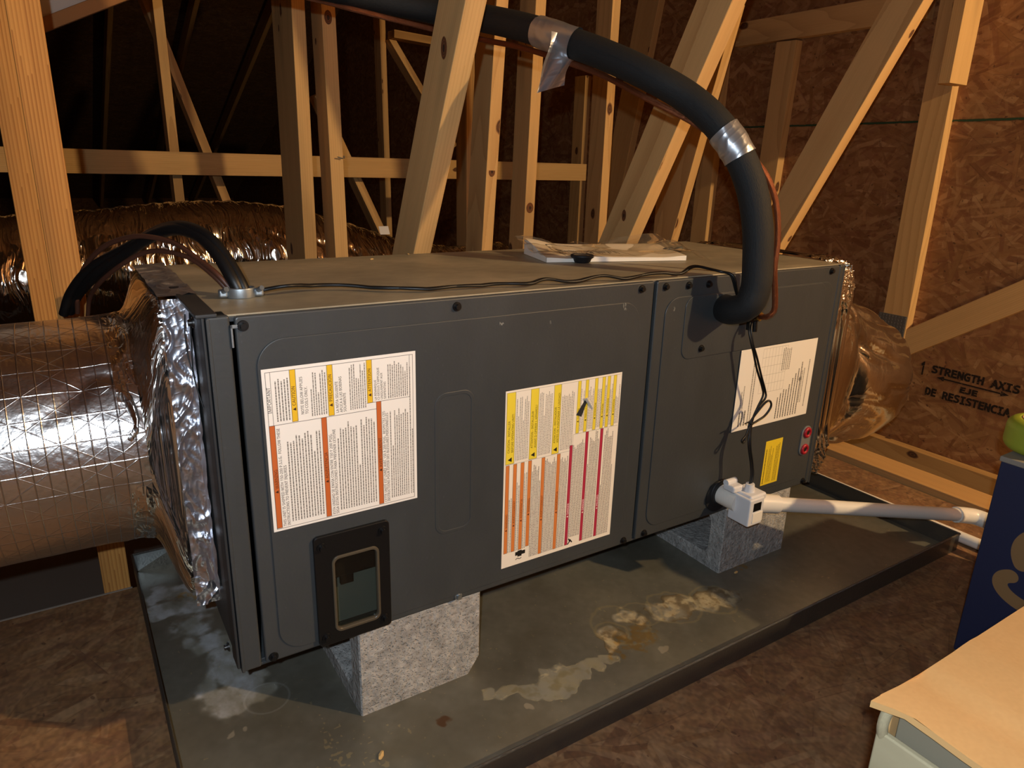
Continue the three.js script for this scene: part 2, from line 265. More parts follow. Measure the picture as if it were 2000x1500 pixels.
{ // far truss members behind the rear brace
  const far = (label, a, b, t = 0.034, d = 0.089) => { const A = V(a), B = V(b), dir = B.clone().sub(A), g = new RoundedBoxGeometry(t, dir.length(), d, 1, 0.0016); boxUV(g, [0.1 + 0.1 * R0(), R0()]); g.applyQuaternion(new THREE.Quaternion().setFromUnitVectors(new THREE.Vector3(0, 1, 0), dir.normalize())); const c = A.add(B).multiplyScalar(0.5); g.translate(c.x, c.y, c.z); solo('truss_web', g, M.wood[1], label, 'truss web'); };
  far('dim upright far behind, left of the slanting web that crosses the rear brace', [0.312, 1.3, -2.40], [0.318, -0.42, -2.40]);
  far('dim slanting web far behind that crosses the rear brace at left', [0.265, 1.25, -2.52], [0.63, 0.03, -2.52]);
  far('dim slanting web seen below the rear brace just right of the stud pair', [0.90, 0.86, -2.42], [1.33, -0.05, -2.42]);
  far('faint upright deep in the dark, right of the knotty stud pair', [1.545, 1.35, -3.25], [1.565, -0.42, -3.25]);
  far('faint slanting web deep in the dark beside the bright leaning timber', [1.575, 1.24, -3.2], [1.97, 0.69, -3.2]);
  far('faint horizontal tie deep in the dark meeting the slanting web', [1.57, 1.255, -3.15], [2.1, 1.23, -3.15], 0.04);
}
// rafters under the rear roof slope
for (const [x, l] of [[-0.72, 'dark rafter under the roof boards at far left'], [-0.11, 'dark rafter under the roof boards above the post with bold grain'], [0.5, 'dark rafter under the roof boards above the stud pair'], [1.11, 'dark rafter under the roof boards above the long leaning timber'], [1.72, 'dark rafter under the roof boards nearest the gable']]) {
  const sl = Math.atan2(4.65, 12.6), len = 13.2, g = new RoundedBoxGeometry(0.038, len, 0.14, 1, 0.0016); boxUV(g, [0.1, x]); g.rotateX(Math.PI / 2 - sl); g.translate(x, 2.275 - 0.09, -5.1); solo('rafter', g, M.dullWood[1], l, 'rafter');
}
// white board at top left, with a brown timber along its lower edge
{
  const t = thing('white_board', 'white board with a brown timber edge hanging at the top left corner', 'board', [0, 0.8625, -1.0]); t.rotation.z = Math.atan2(0.078, 0.156);
  part(t, 'panel', box(1.1, 0.5, 0.012, 0, 0.275, 0, 0.001), M.drywall);
  const e = box(0.024, 1.1, 0.014, 0, 0, 0, 0.0015); e.rotateZ(Math.PI / 2); e.translate(0, 0.013, 0.010); part(t, 'edge_timber', e, std({ map: M.wood[1].map, roughness: 0.85, color: new THREE.Color(0.42, 0.30, 0.22) }), 'brown timber edge');
}
// large knots on single boards
const knotM = std({ roughness: 0.8, map: pixelTex(128, 128, (u, v) => { const d = Math.hypot(u - 0.5, v - 0.5) * 2 + 0.12 * noise(u * 9, v * 9, 3), q = 0.5 + 0.5 * Math.sin(d * 22), k = 1 - 0.35 * q; return d < 0.42 ? [62 * k, 36 * k, 20 * k] : [128 * k, 76 * k, 38 * k]; }) });
function knot(host, p, w, h, ry = 0) { const g = new THREE.CylinderGeometry(0.5, 0.52, 0.0006, 26); g.rotateX(Math.PI / 2); { const q = g.attributes.position, uv = g.attributes.uv; for (let i = 0; i < q.count; i++) uv.setXY(i, q.getX(i) + 0.5, q.getY(i) + 0.5); } g.scale(w, h, 1); g.rotateY(ry); g.translate(...p); part(host, 'knot', g, knotM); }
knot(studB, [0.564, 0.958, -1.2235], 0.020, 0.034); knot(studE, [0.925, 0.582, -0.9745], 0.020, 0.026); knot(studF, [1.206, 0.468, -1.197], 0.026, 0.032); knot(webJ, [1.0267, 0.495, -0.530], 0.014, 0.026, Math.PI / 2); knot(webC, [0.4667, 0.785, -0.37], 0.020, 0.034, Math.PI / 2);
// nail and toothed plate
{ const g = merge(geoRot(cyl(0.0018, 0.0018, 0.016, 8), [0, 0.3, 1.35], [0.573, 0.607, -1.203]), geoRot(cyl(0.004, 0.004, 0.0015, 10), [0.9, 0, 1.2], [0.582, 0.609, -1.198])); part(studB, 'nail', g, M.zinc); }
{
  const t = thing('truss_plate', 'grey toothed metal plate at the foot of the tall gable upright', 'truss plate', [2.3085, 0.10, -0.545]);
  part(t, 'plate', box(0.0015, 0.08, 0.1, 0, 0, 0, 0.0005), M.zinc);
  const teeth = []; for (let i = 0; i < 7; i++) for (let j = 0; j < 9; j++) teeth.push(box(0.0012, 0.006, 0.003, -0.001, -0.034 + i * 0.0113, -0.044 + j * 0.011, 0.0003)); part(t, 'teeth', merge(...teeth), M.galv).userData.kind = 'stuff';
}
// printed lettering and the green line on the gable boards
function decal(name, w, h, draw, pos, rotY, color, label, cat, res = 1400) {
  const am = canvasTex(Math.round(w * res), Math.round(h * res), (g, W, Hh) => { g.fillStyle = '#000'; g.fillRect(0, 0, W, Hh); g.fillStyle = '#fff'; g.strokeStyle = '#fff'; draw(g, W, Hh); }, { linear: true });
  const m = solo(name, new THREE.PlaneGeometry(w, h), std({ color, roughness: 0.9, alphaMap: am, transparent: true }), label, cat); m.position.set(...pos); m.rotation.y = rotY; return m;
}
decal('printed_lettering', 0.36, 0.14, (g, W, Hh) => {
  const px = W / 0.36; g.textBaseline = 'middle'; g.font = `bold ${0.028 * px}px monospace`; const X = (z) => (z + 0.45) * px;
  const fit = (s, z0, z1, y, fs) => { g.font = `bold ${fs * px}px monospace`; const w = g.measureText(s).width; g.save(); g.translate(X(z0), y * px); g.scale((z1 - z0) * px / w, 1); g.fillText(s, 0, 0); g.lineWidth = 3.2; g.strokeText(s, 0, 0); g.restore(); };
  fit('STRENGTH AXIS', -0.398, -0.127, 0.030, 0.034); g.lineWidth = 0.0045 * px; g.beginPath(); g.moveTo(X(-0.365), 0.055 * px); g.lineTo(X(-0.165), 0.055 * px); g.stroke();
  for (const [z, s] of [[-0.365, 1], [-0.165, -1]]) { g.beginPath(); g.moveTo(X(z - 0.012 * s), 0.055 * px); g.lineTo(X(z + 0.012 * s), 0.047 * px); g.lineTo(X(z + 0.012 * s), 0.063 * px); g.fill(); }
  fit('EJE', -0.298, -0.242, 0.076, 0.024); fit('DE RESISTENCIA', -0.405, -0.138, 0.110, 0.034); fit('1', -0.437, -0.418, 0.036, 0.06);
  g.globalCompositeOperation = 'destination-out';
  g.globalCompositeOperation = 'source-over'; const r = rng(4); g.fillStyle = '#000'; for (let i = 0; i < 260; i++) { g.globalAlpha = 0.7; g.fillRect(r() * W, r() * Hh, 1 + r() * 9, 1 + r() * 3); }
}, [2.3472, -0.065, -0.27], -Math.PI / 2, 0x1c0f08, 'black stamped lettering STRENGTH AXIS on the strand board gable wall', 'lettering');
decal('chalk_line', 1.9, 0.012, (g, W, Hh) => { const r = rng(9); for (let i = 0; i < 900; i++) { g.globalAlpha = 0.5 + 0.5 * r(); g.fillRect(r() * W, Hh * (0.3 + 0.25 * r()), 4 + r() * 16, 1 + r() * Hh * 0.25); } }, [2.3473, 0.775, -0.55], -Math.PI / 2, 0x2c4a30, 'thin green chalk line across the upper gable wall boards', 'marking', 600);
decal('chalk_line', 0.5, 0.008, (g, W, Hh) => { const r = rng(19); for (let i = 0; i < 5; i++) g.fillRect(W * (i / 5 + 0.02), Hh * 0.3, W * 0.13, Hh * 0.35); }, [2.3472, 0.773, -1.55], -Math.PI / 2, 0xb8b0a0, 'broken white printed line across the gable boards beside the pipe bend', 'marking', 800);
// loose insulation between the joists beyond the deck
{
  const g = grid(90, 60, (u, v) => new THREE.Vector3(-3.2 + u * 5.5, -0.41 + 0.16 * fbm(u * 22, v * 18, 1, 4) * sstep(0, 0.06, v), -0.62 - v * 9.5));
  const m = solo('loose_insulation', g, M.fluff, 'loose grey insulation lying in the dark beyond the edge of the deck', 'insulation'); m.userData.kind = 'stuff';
}

// ------------------------------------------------------------------ ducts
const sup = (th, a, b, n) => { const c = Math.cos(th), s = Math.sin(th); return [Math.sign(c) * Math.pow(Math.abs(c), 2 / n) * a, Math.sign(s) * Math.pow(Math.abs(s), 2 / n) * b]; };   // superellipse
{ // left duct: axis along x, seam at the back (-z)
  const y0 = 0.251, z0 = -0.258, r = 0.1495, x0 = -1.9, x1 = -0.062;
  const t = thing('flexible_duct', 'large round silver duct with netted foil running into the left end of the metal cabinet', 'duct');
  part(t, 'foil_jacket', grid(280, 150, (u, v) => {
    const x = x0 + (x1 - x0) * u, th = Math.PI + v * Math.PI * 2, s = Math.sin(th), c = Math.cos(th);
    let k = r + 0.004 * (fbm(x * 9, th * 1.2, 3, 3) - 0.5);
    const up = sstep(0.25, 0.75, s) * sstep(1.0, 0.6, s) * (c > 0 ? 1 : 0); k -= 0.007 * up * Math.pow(ridge(x * 16 + 2 * noise(x * 5, th * 3), th * 3.2, 2), 4);   // creases on the upper front
    k += 0.003 * sstep(-0.12, -0.085, x) * ridge(x * 40, th * 7, 4);
    return new THREE.Vector3(x, y0 + s * k, z0 + c * k);
  }, (u, v) => [u * 1.84, v * 0.94]), M.foilScrim);
}
{ // left collar: round to rectangular, wrapped in crumpled foil tape
  const t = thing('duct_collar', 'crumpled foil wrapped collar joining the left duct to the cabinet', 'duct collar');
  const y0 = 0.251, z0 = -0.258, r = 0.152, x0 = -0.085, x1 = -0.026, ya = 0.03, yb = 0.442, za = -0.402, zb = -0.128;
  part(t, 'transition', grid(44, 220, (u, v) => {
    const th = Math.PI + v * Math.PI * 2, x = x0 + (x1 - x0) * u, k = sstep(0.35, 0.97, u), [cz, cy] = sup(th, (zb - za) / 2 + 0.002, (yb - ya) / 2 + 0.002, 7);
    const y = (y0 + r * Math.sin(th)) * (1 - k) + ((ya + yb) / 2 + cy) * k, z = (z0 + r * Math.cos(th)) * (1 - k) + ((za + zb) / 2 + cz) * k;
    const n = 0.006 * (Math.pow(ridge(th * 3, u * 2 + 4, 1), 3) - 0.4) * Math.sin(Math.PI * clamp(u * 0.9 + 0.06)) + 0.0018 * (Math.pow(ridge(th * 9 + u * 2, u * 5, 8), 2) - 0.4) * sstep(0, 0.3, u);
    return new THREE.Vector3(x + n * 0.4, y + n * Math.sin(th), z + n * Math.cos(th));
  }, (u, v) => [u * 0.12, v * 1.1]), M.foil);
  const sheet = (name, label, f, w, h, mat, nu = 70, nv = 16) => part(t, name, grid(nu, nv, f, (u, v) => [u * w, v * h]), mat, label);
  // front tape strip (faces the camera), top strip, side strip on the cabinet end
  sheet('foil_tape', 'bluish foil tape strip', (u, v) => { const y = yb + 0.002 - u * (yb - ya), x = -0.028 + v * 0.0285; return new THREE.Vector3(x, y, zb + 0.0035 + 0.0045 * Math.pow(ridge(u * 9 + 1.3 * noise(u * 6, v * 2, 8), v * 1.6 + 2 * noise(u * 11, 3), 3), 4) + 0.0025 * Math.pow(ridge(u * 21 - v * 2, v * 2.4 + noise(u * 15, 5) * 2, 12), 3) + 0.0010 * noise(u * 60, v * 8)); }, 0.42, 0.03, M.foilTape, 150, 20);
  sheet('foil_tape_001', '', (u, v) => new THREE.Vector3(-0.03 + v * 0.042, yb + 0.0055 + 0.003 * Math.pow(ridge(u * 9, v * 2, 5), 3), za + u * (zb - za + 0.004)), 0.28, 0.04, M.foilTape, 90, 16);
  sheet('foil_tape_002', '', (u, v) => { const y = 0.435 - u * 0.375; return new THREE.Vector3(-0.0015 - 0.002 * ridge(u * 18, v * 3, 7), y, zb - 0.002 + v * 0.038 + 0.01 * (noise(u * 7, 2) - 0.5)); }, 0.38, 0.04, M.foilTape, 120, 14);
}
{ // right collar and elbow
  const t = thing('duct_collar', 'crumpled foil tape collar at the right end of the cabinet', 'duct collar');
  const f = (u, v, x0, x1, off) => { const th = Math.PI + v * Math.PI * 2, [cz, cy] = sup(th, 0.199 + off, 0.2225 + off, 10), x = x0 + (x1 - x0) * u; const n = 0.004 * Math.pow(ridge(th * 10 + u * 3, u * 2, 2), 3) + 0.0025 * ridge(th * 30, u * 5, 9); return new THREE.Vector3(x + 0.002 * noise(th * 9, u), 0.222 + cy + n * Math.sin(th), -0.204 + cz + n * Math.cos(th)); };
  part(t, 'foil_wrap', grid(24, 400, (u, v) => f(u, v, 1.1135, 1.156, 0.001), (u, v) => [u * 0.05, v * 1.7]), M.foil);
  part(t, 'end_sheet', boxAB([1.150, 0.005, -0.398], [1.155, 0.44, -0.012], 0.001), M.foil);
  const e = thing('flexible_duct', 'bulging silver duct elbow leaving the right end of the cabinet', 'duct');
  const c = new THREE.CatmullRomCurve3([[1.13, 0.205, -0.195], [1.21, 0.195, -0.19], [1.32, 0.172, -0.175], [1.44, 0.138, -0.185], [1.51, 0.12, -0.27], [1.525, 0.11, -0.45], [1.525, 0.10, -1.1]].map(V));
  part(e, 'foil_jacket', grid(200, 180, (u, v) => {
    const p = c.getPointAt(u), d = c.getTangentAt(u), up = new THREE.Vector3(0, 1, 0), sd = new THREE.Vector3().crossVectors(d, up).normalize(), u2 = new THREE.Vector3().crossVectors(sd, d), th = Math.PI + v * Math.PI * 2;
    const k = sstep(0, 0.16, u), [a, b] = sup(th, 0.17 + (1 - k) * 0.012, 0.178 - 0.008 * k, 2 + 5 * (1 - k));
    const n = -0.024 * (1 - sstep(0.1, 0.32, u)) * Math.pow(ridge(th * 1.8 + 1.5 * u, u * 11 + th * 0.5, 3), 4) - 0.006 * (1 - sstep(0.2, 0.5, u)) * Math.pow(ridge(th * 4.5, u * 22 + th * 1.2, 9), 3) + 0.005 * (noise(th * 2, u * 9, 2) - 0.5) - 0.0016 * Math.pow(ridge(th * 4 + 2 * u, u * 34 + th, 6), 3);
    return p.clone().addScaledVector(sd, a + n * Math.cos(th)).addScaledVector(u2, b + n * Math.sin(th));
  }, (u, v) => [u * 1.4, v * 1.0]), M.foilSoft);
}
{ // rear duct, far side of the studs
  const t = thing('flexible_duct', 'long wrinkled silver duct lying behind the studs at the back of the attic', 'duct');
  const z0 = -1.70, y0 = 0.262, r = 0.182;
  part(t, 'foil_jacket', grid(420, 130, (u, v) => {
    const x = -2.6 + u * 4.0, th = Math.PI + v * Math.PI * 2, drop = -0.16 * sstep(0.45, 1.35, x) + 0.02 * Math.sin(x * 5), k = r + 0.006 * Math.sin(x * 2 * Math.PI / 0.045) * 0.3 + 0.009 * (fbm(x * 12, th * 1.4, 1, 3) - 0.5) - 0.008 * Math.pow(ridge(x * 18 + noise(x * 3, th * 2), th * 1.4, 4), 3) * sstep(0.95, 0.4, Math.sin(th));
    return new THREE.Vector3(x, y0 + drop + Math.sin(th) * k, z0 + Math.cos(th) * k);
  }, (u, v) => [u * 4.0, v * 1.16]), M.foilWrinkle);
  part(t, 'tag', box(0.035, 0.03, 0.001, 0, 0, 0, 0.0004).rotateX(-0.5).translate(0.83, 0.375, z0 + 0.175), M.whitePlastic, 'small black and white tag');
}

// ------------------------------------------------------------------ the air handler
const AH = thing('air_handler', 'long dark grey metal air handler cabinet lying on two concrete blocks', 'air handler', [0, 0, 0]);
{
  const s = 0.0015;
  part(AH, 'cabinet', merge(boxAB([0, 0, -D], [L, 0.004, -0.004], 0.001), boxAB([0, 0, -D], [L, H - 0.003, -D + 0.004], 0.001), boxAB([0, 0, -D], [0.004, H - 0.002, -0.0], 0.001), boxAB([L - 0.004, 0, -D], [L, H - 0.002, 0], 0.001), boxAB([0.628, 0.004, -D], [0.636, H - 0.003, -0.012], 0.001),
    boxAB([0.0, 0, -0.03], [0.024, H, -0.001], 0.003, 3), boxAB([1.098, 0, -0.03], [L, H - 0.001, -0.001], 0.003, 3), boxAB([0.012, H - 0.008, -0.02], [L - 0.01, H - 0.002, -0.006], 0.001), boxAB([0.012, 0.001, -0.02], [L - 0.01, 0.008, -0.006], 0.001)), M.paint);
  const top = boxAB([0.004, H - 0.003, -D], [L, H, -0.007], 0.0008); { const p = top.attributes.position, uv = top.attributes.uv; for (let i = 0; i < p.count; i++) uv.setXY(i, p.getX(i) / L, (p.getZ(i) + D) / D); } part(AH, 'top_sheet', top, M.galvTop, 'dusty bare metal top');
  // left flange angle and its screws
  part(AH, 'end_flange', merge(boxAB([-0.010, H - 0.001, -0.19], [0.012, H + 0.0035, 0.0], 0.0015, 2), boxAB([-0.0045, 0.006, -0.030], [-0.0005, H, -0.002], 0.0015)), M.paintDark);
  part(AH, 'clip', merge(boxAB([0.0235, H - 0.014, -0.002], [0.0345, H - 0.010, 0.0012], 0.0005), boxAB([0.0235, H - 0.035, -0.002], [0.0258, H - 0.010, 0.0012], 0.0005)), M.zinc, 'small bright metal clip');
  // main access panel with window opening
  const hole = new THREE.Path(rrShape(0.070, 0.118, 0.010, 0.112, 0.018).getPoints(6).reverse());
  const p1 = part(AH, 'access_panel', plate(0.0285, 0.003, 0.6315, H - 0.0015, -0.008, 0.008, 0.004, 0.0022, [hole], 3), M.paint, 'wide left access panel');
  const hole2 = new THREE.Path(rrShape(0.070, 0.118, 0.010, 0.112, 0.018).getPoints(6).reverse());
  part(p1, 'raised_field', plate(0.047, 0.012, 0.605, 0.4155, -0.0005, 0.0022, 0.032, 0.0012, [hole2], 3), M.paint);
  const inner = new THREE.Path(rrShape(0.050, 0.196, 0.013, 0.2665, 0.1205).getPoints(6).reverse());
  part(p1, 'pressed_ring', plate(0.262, 0.116, 0.321, 0.321, 0.0010, 0.0016, 0.017, 0.0007, [inner], 2), M.paint);
  const p2 = part(AH, 'access_panel_001', plate(0.6375, 0.003, 1.0955, H - 0.0015, -0.008, 0.008, 0.004, 0.0022, [], 3), M.paint, 'narrower right access panel');
  part(p2, 'raised_field', plate(0.658, 0.020, 1.084, 0.4155, -0.0005, 0.0020, 0.028, 0.0011, [], 3), M.paint);
  part(p2, 'pipe_plate', plate(0.700, 0.3115, 1.058, 0.4145, 0.0008, 0.0024, 0.018, 0.0011, [], 3), M.paint);
  const screw = () => merge(cyl(0.0058, 0.0062, 0.0016, 20).rotateX(Math.PI / 2).translate(0, 0, 0.0008), cyl(0.0036, 0.0040, 0.0042, 6).rotateX(Math.PI / 2).translate(0, 0, 0.0035), cyl(0.0044, 0.0044, 0.0008, 20).rotateX(Math.PI / 2).translate(0, 0, 0.002));
  const sg = screw();
  for (const [x, y, z] of [[0.0365, 0.4325, 0], [0.295, 0.432, 0], [0.606, 0.433, 0], [0.655, 0.433, 0], [0.704, 0.432, 0], [0.749, 0.431, 0], [0.038, 0.010, 0], [0.299, 0.009, 0], [0.611, 0.010, 0], [0.657, 0.011, 0], [1.087, 0.010, 0], [1.070, 0.434, 0], [0.744, 0.3265, 0.0028]]) { const m = part(AH, 'screw', sg, x === 0.299 ? M.zinc : M.blackPlastic); m.position.set(x, y, z); }
  for (const [y, z] of [[0.4385, -0.010], [0.036, -0.012]]) { const m = part(AH, 'screw', sg, M.blackPlastic); m.position.set(-0.010, y, z); m.rotation.y = -Math.PI / 2; }
  // sight window
  const wh = new THREE.Path(rrShape(0.064, 0.112, 0.009, 0.115, 0.0195).getPoints(6).reverse());
  const bez = part(AH, 'window_frame', plate(0.0945, 0.0045, 0.1935, 0.1625, 0.0015, 0.0055, 0.006, 0.0012, [wh], 3), M.blackPlastic, 'black plastic frame of the sight window');
  for (const [x, y] of [[0.104, 0.148], [0.184, 0.150], [0.104, 0.017], [0.184, 0.018]]) { const m = part(bez, 'screw', sg, M.blackPlastic); m.position.set(x, y, 0.007); }
  const rimHole = new THREE.Path(rrShape(0.058, 0.105, 0.008, 0.118, 0.023).getPoints(6).reverse());
  part(bez, 'lens_rim', plate(0.1155, 0.020, 0.1785, 0.131, 0.001, 0.0075, 0.010, 0.0015, [rimHole], 3), phy({ color: 0x5c5344, roughness: 0.3, transmission: 0.3, thickness: 0 }), 'translucent lens rim');
  part(bez, 'lens', plate(0.117, 0.0215, 0.177, 0.1295, 0.002, 0.002, 0.009, 0.0005), phy({ color: 0xd8d8d2, roughness: 0.05, transmission: 1, thickness: 0 }), 'clear plastic lens');
  part(AH, 'inner_plate', boxAB([0.05, 0.004, -0.040], [0.36, 0.080, -0.034], 0.001), std({ color: 0x93a09e, roughness: 0.5, metalness: 0.1 }));
  part(AH, 'inner_baffle', merge(boxAB([0.05, 0.078, -0.032], [0.36, 0.30, -0.026], 0.001), boxAB([0.136, 0.066, -0.031], [0.154, 0.08, -0.025], 0.001)), std({ color: 0x1a1613, roughness: 0.7 }));
  part(AH, 'inner_tag', boxAB([0.118, 0.056, -0.033], [0.129, 0.070, -0.031], 0.0005), M.whitePlastic);
}
function scuff(x, y, w, h, z, seed) { const am = canvasTex(128, 128, (g, W, Hh) => { g.fillStyle = '#000'; g.fillRect(0, 0, W, Hh); const r = rng(seed); g.strokeStyle = '#fff'; for (let i = 0; i < 26; i++) { g.globalAlpha = 0.3 + 0.6 * r(); g.lineWidth = 1 + r() * 6; g.beginPath(); const a = 64 + (r() - 0.5) * 60, b = 64 + (r() - 0.5) * 90; g.moveTo(a, b); g.lineTo(a + (r() - 0.4) * 26, b - 14 - r() * 26); g.stroke(); } }, { linear: true }); const m = part(AH, 'scuff', new THREE.PlaneGeometry(w, h), std({ color: 0x9a988e, roughness: 0.8, alphaMap: am, transparent: true })); m.position.set(x, y, z); }
scuff(0.573, 0.408, 0.012, 0.014, 0.0021, 3); scuff(0.36, 0.404, 0.014, 0.008, 0.0021, 7); scuff(0.44, 0.398, 0.006, 0.006, 0.0021, 11); scuff(0.676, 0.396, 0.008, 0.010, 0.0019, 17); scuff(0.05, 0.07, 0.012, 0.018, 0.0004, 23);
// stickers: reading frame runs up the face, so each sheet is turned a quarter
function sticker(name, x0, y0, x1, y1, z, draw, label, res = 3600) {
  const W = y1 - y0, Hh = x1 - x0, tex = canvasTex(Math.round(W * res), Math.round(Hh * res), (g, w, h) => { g.scale(res / 1000, res / 1000); draw(g, W * 1000, Hh * 1000); });
  const gm = box(W, Hh, 0.0004, 0, 0, 0, 0.00015), p = gm.attributes.position, uv = gm.attributes.uv; for (let i = 0; i < p.count; i++) uv.setXY(i, p.getX(i) / W + 0.5, p.getY(i) / Hh + 0.5);
  gm.rotateZ(Math.PI / 2); gm.translate((x0 + x1) / 2, (y0 + y1) / 2, z + 0.0002);
  return part(AH, name, gm, std({ map: tex, roughness: 0.55 }), label);
}
const greek = rng(303);
function lines(g, x, y, w, h, n, col = '#8b867e', fill = 0.97, gap = 0.42) {              // rows of small illegible print
  const st = h / n; g.fillStyle = col;
  for (let i = 0; i < n; i++) { const end = x + w * (greek() < 0.25 ? 0.45 + 0.5 * greek() : fill - 0.1 * greek()); let cx = x; while (cx < end) { const wl = 1 + greek() * 3.2; g.fillRect(cx, y + i * st + st * 0.2, Math.min(wl, end - cx), st * gap); cx += wl + 0.55; } }
}
function txt(g, s, x, y, fs, col = '#1c1a18', o = '', w) { g.fillStyle = col; g.font = `${o} ${fs}px sans-serif`; g.textBaseline = 'middle'; if (w) g.fillText(s, x, y, w); else g.fillText(s, x, y); }
function tri(g, x, y, s, col = '#161412') { g.fillStyle = col; g.beginPath(); g.moveTo(x, y + s * 0.45); g.lineTo(x + s, y + s * 0.45); g.lineTo(x + s / 2, y - s * 0.5); g.fill(); }
function bar(g, x, y, w, h, col, s, tx, fs, tcol = '#3a1c0a') { g.fillStyle = col; g.fillRect(x, y, w, h); g.strokeStyle = '#2a2622'; g.lineWidth = 0.35; g.strokeRect(x, y, w, h); if (s) { tri(g, tx, y + h * 0.5, h * 0.6, tcol); txt(g, s, tx + h * 0.95, y + h * 0.54, fs, tcol); } }
sticker('warning_label', 0.0505, 0.1815, 0.236, 0.382, 0.0017, (g, W, Hh) => {
  g.fillStyle = '#efeae2'; g.fillRect(0, 0, W, Hh); g.strokeStyle = '#2a2622'; g.lineWidth = 0.4; g.strokeRect(3, 4, W - 7, Hh - 8);
  const sp = W * 0.665, or = '#c4622a', ye = '#e6b822', fx = (f) => f * Hh, sp2 = W * 0.71;
  g.beginPath(); g.moveTo(sp, 4); g.lineTo(sp, fx(0.715)); g.moveTo(sp2, fx(0.65)); g.lineTo(sp2, fx(0.955)); g.lineTo(W - 4, fx(0.955)); g.moveTo(sp, fx(0.05)); g.lineTo(W - 4, fx(0.05)); g.stroke();
  txt(g, 'IMPORTANT', sp + 15, fx(0.037), 5.6);
  lines(g, sp + 4, fx(0.07), W * 0.27, fx(0.09), 5, '#77726b');
  bar(g, sp + 1, fx(0.165), W - sp - 5, fx(0.035), ye, 'CAUTION', sp + 14, 5.6);
  txt(g, 'NOTE BELOW APPLIES', sp + 8, fx(0.232), 4.6); txt(g, 'TO COILS ONLY.', sp + 8, fx(0.258), 4.6);
  lines(g, sp + 4, fx(0.285), W * 0.29, fx(0.105), 7, '#77726b');
  bar(g, sp + 1, fx(0.395), W - sp - 5, fx(0.036), ye, 'PRECAUCIÓN', sp + 12, 5.6);
  ['LA NOTA SIGUIENTE', 'APLICA A LAS BOBINAS', 'SOLAMENTE'].forEach((s, i) => txt(g, s, sp + 3, fx(0.453 + i * 0.025), 4.3)); lines(g, sp + 4, fx(0.535), W * 0.29, fx(0.115), 8, '#77726b');
  bar(g, sp2, fx(0.655), W - sp2 - 4, fx(0.036), ye, 'ATTENTION', sp2 + 8, 5.6);
  ['LA REMARQUE', "CI-DESSUS S'APPLIQUE", 'UNIQUEMENT AUX', 'SERPENTINS'].forEach((s, i) => txt(g, s, sp2 + 2, fx(0.71 + i * 0.022), 4.0)); lines(g, sp2 + 2, fx(0.797), W * 0.24, fx(0.15), 10, '#77726b');
  bar(g, 4, fx(0.022), sp - 4, fx(0.033), or, 'WARNING', W * 0.245, 5.4);
  txt(g, 'THIS UNIT IS SHIPPED WITH 150-200 P.S.I.G.  FOLLOW THESE', 5, fx(0.075), 4.6, undefined, '', sp - 9); txt(g, 'INSTRUCTIONS TO PREVENT INJURIES', 5, fx(0.1), 4.6); lines(g, 9, fx(0.118), sp * 0.86, fx(0.22), 12, '#77726b');
  bar(g, 4, fx(0.345), sp - 4, fx(0.033), or, 'ADVERTENCIA', W * 0.245, 5.4);
  txt(g, 'ESTA UNIDAD SE ENVIA CON ENTRE 150 Y 200 PSIG.', 5, fx(0.397), 4.6); txt(g, 'SIGA ESTAS INSTRUCCIONES PARA PREVENIR LESIONE', 5, fx(0.421), 4.6, undefined, '', sp - 14); lines(g, 9, fx(0.44), sp * 0.9, fx(0.265), 15, '#77726b');
  bar(g, 4, fx(0.715), sp2 - 4, fx(0.033), or, 'AVERTISSEMENT', W * 0.245, 5.4);
  txt(g, 'CETTE UNITÉ EST LIVRÉE AVEC 150 À 200 PSIG.  RESPECTEZ CES', 5, fx(0.765), 4.4, undefined, '', sp2 - 14); txt(g, 'INSTRUCTIONS POUR ÉVITER DES BLESSURES PERSONNELLES', 5, fx(0.787), 4.4, undefined, '', sp2 - 20); lines(g, 9, fx(0.805), sp2 * 0.88, fx(0.14), 9, '#77726b'); lines(g, 9, fx(0.95), W * 0.9, fx(0.03), 2, '#77726b');
}, 'white warning label with orange and yellow bars');
